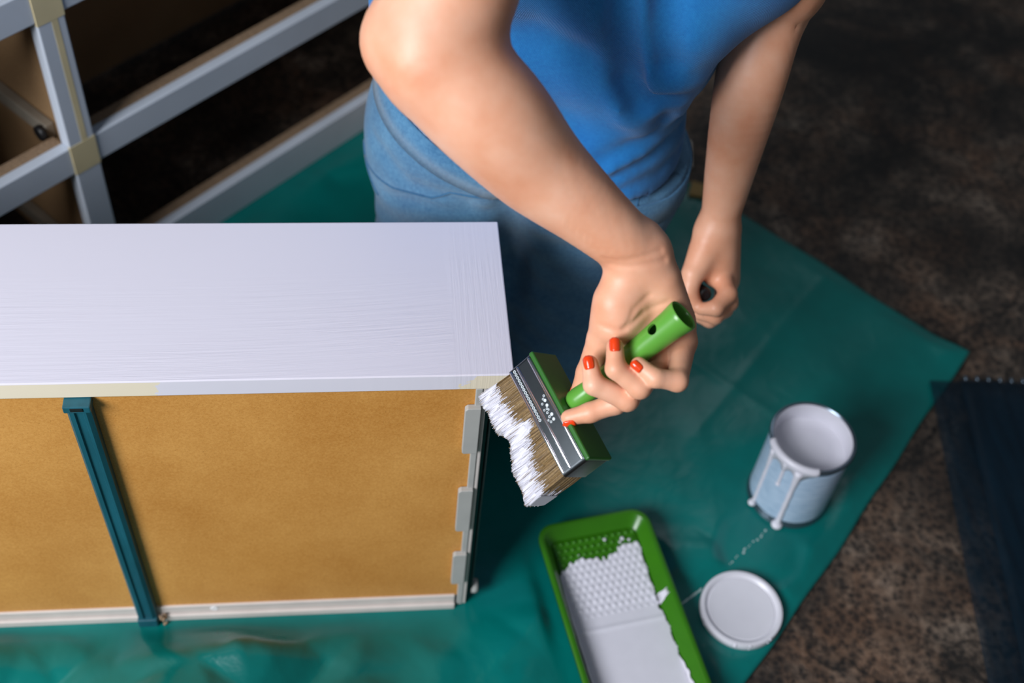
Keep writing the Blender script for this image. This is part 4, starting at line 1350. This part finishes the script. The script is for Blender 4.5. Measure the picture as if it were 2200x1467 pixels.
# ---- blue top
shirt_p = [cap_((-0.016, 0.365, 0.435), (0.106, 0.337, 0.435), 0.113, 0.109), cap_((-0.022, 0.366, 0.500), (0.108, 0.334, 0.500), 0.104, 0.100), cap_((-0.020, 0.350, 0.60), (0.125, 0.325, 0.60), 0.106, 0.104), cap_((-0.01, 0.335, 0.72), (0.175, 0.315, 0.72), 0.112, 0.108),
           cap_((-0.05, 0.33, 0.885), (0.215, 0.33, 0.885), 0.082, 0.082), cap_(R_SH, (-0.075, 0.255, 0.865), 0.075, 0.078), cap_(L_SH, (0.262, 0.300, 0.775), 0.072, 0.075),
           cap_((0.2312, 0.2955, 0.7048), (0.1420, 0.2533, 0.6507), 0.062, 0.056), cap_((0.1454, 0.2589, 0.6492), (0.1484, 0.2466, 0.5877), 0.052, 0.034), cap_((0.0837, 0.2583, 0.6980), (0.1483, 0.2559, 0.6667), 0.060, 0.058)]
s_groove = [([(0.1035, 0.2741, 0.6879), (0.1039, 0.2544, 0.6719), (0.1033, 0.2227, 0.6460), (0.1154, 0.2252, 0.5979), (0.1321, 0.2232, 0.5728), (0.1494, 0.2235, 0.5756)], 0.014, 0.044),
            ([(0.1145, 0.2557, 0.7005), (0.1150, 0.2364, 0.6848), (0.1207, 0.2134, 0.6410), (0.1339, 0.2140, 0.6045), (0.1553, 0.2188, 0.5986), (0.1807, 0.2247, 0.6072)], 0.013, -0.010),
            ([(0.1347, 0.2365, 0.7138), (0.1327, 0.2177, 0.6982), (0.1333, 0.2068, 0.6635), (0.1415, 0.2037, 0.6362)], 0.013, 0.030),
            ([(0.0854, 0.2407, 0.7099), (0.0915, 0.2314, 0.6643), (0.1008, 0.2185, 0.6032), (0.1190, 0.2239, 0.5584), (0.1408, 0.2221, 0.5472), (0.1742, 0.2397, 0.5535)], 0.012, -0.009),
            ([(0.1062, 0.2429, 0.4876), (0.1467, 0.2483, 0.5110), (0.1871, 0.2801, 0.5299)], 0.008, 0.007), ([(0.1144, 0.2386, 0.4593), (0.1567, 0.2499, 0.4813), (0.1955, 0.2803, 0.4989)], 0.008, 0.007), ([(0.1306, 0.2371, 0.4475), (0.1755, 0.2539, 0.4614), (0.2033, 0.2856, 0.4654)], 0.007, 0.006),
            ([(0.1174, 0.2395, 0.4735), (0.1593, 0.2506, 0.4953), (0.1936, 0.2821, 0.5130)], 0.006, -0.004), ([(0.0207, 0.2754, 0.6247), (0.0474, 0.2575, 0.5621), (0.0787, 0.2427, 0.5158)], 0.020, 0.004)]
s_on = False
def shirt_sdf(q):
    D = group_d(shirt_p, q, 0.022)
    if s_on: D = grooves(D, q, s_groove)
    D = D + 0.0012 * np.sin(q[:, 0] * 70 + q[:, 2] * 45) * np.sin(q[:, 2] * 30 + 1)
    D = np.maximum(D, waist(q) + 0.003 - q[:, 2])
    # neck opening
    nk = np.linalg.norm((q - np.array((0.088, 0.315, 0.965))) * np.array((1, 1, 1.2)), axis=1) - 0.075
    D = np.maximum(D, -nk)
    return D
s_groove = draped(shirt_sdf, s_groove, np.array(cam.matrix_world.translation)); s_on = True
v, f = surface_nets(shirt_sdf, np.arange(-0.20, 0.38, 0.005), np.arange(0.08, 0.50, 0.005), np.arange(0.40, 1.06, 0.005))
st = np_mesh('blue_top', v, f, M['shirt'], pe)
sm = st.modifiers.new('soften', 'SMOOTH'); sm.factor = 0.5; sm.iterations = 3
tag(st, 'loose plain blue top')

# ---- small dark knob between the fingers of the left hand
bm = bmesh.new()
kd = Vector((0.1398, -0.8590, 0.4926)).normalized()
lathe(bm, [(0.0, -0.012), (0.0065, -0.012), (0.0075, -0.010), (0.0080, 0.006), (0.0070, 0.009), (0.0050, 0.0100), (0.0, 0.0095)], 12, Matrix.Translation((0.2264, 0.1774, 0.3574)) @ kd.to_track_quat('Z', 'Y').to_matrix().to_4x4())
o = from_bm('black_cap', bm, M['black'], None, False)
tag(o, 'small black cap held between the thumb and fingers of the left hand', 'cap')
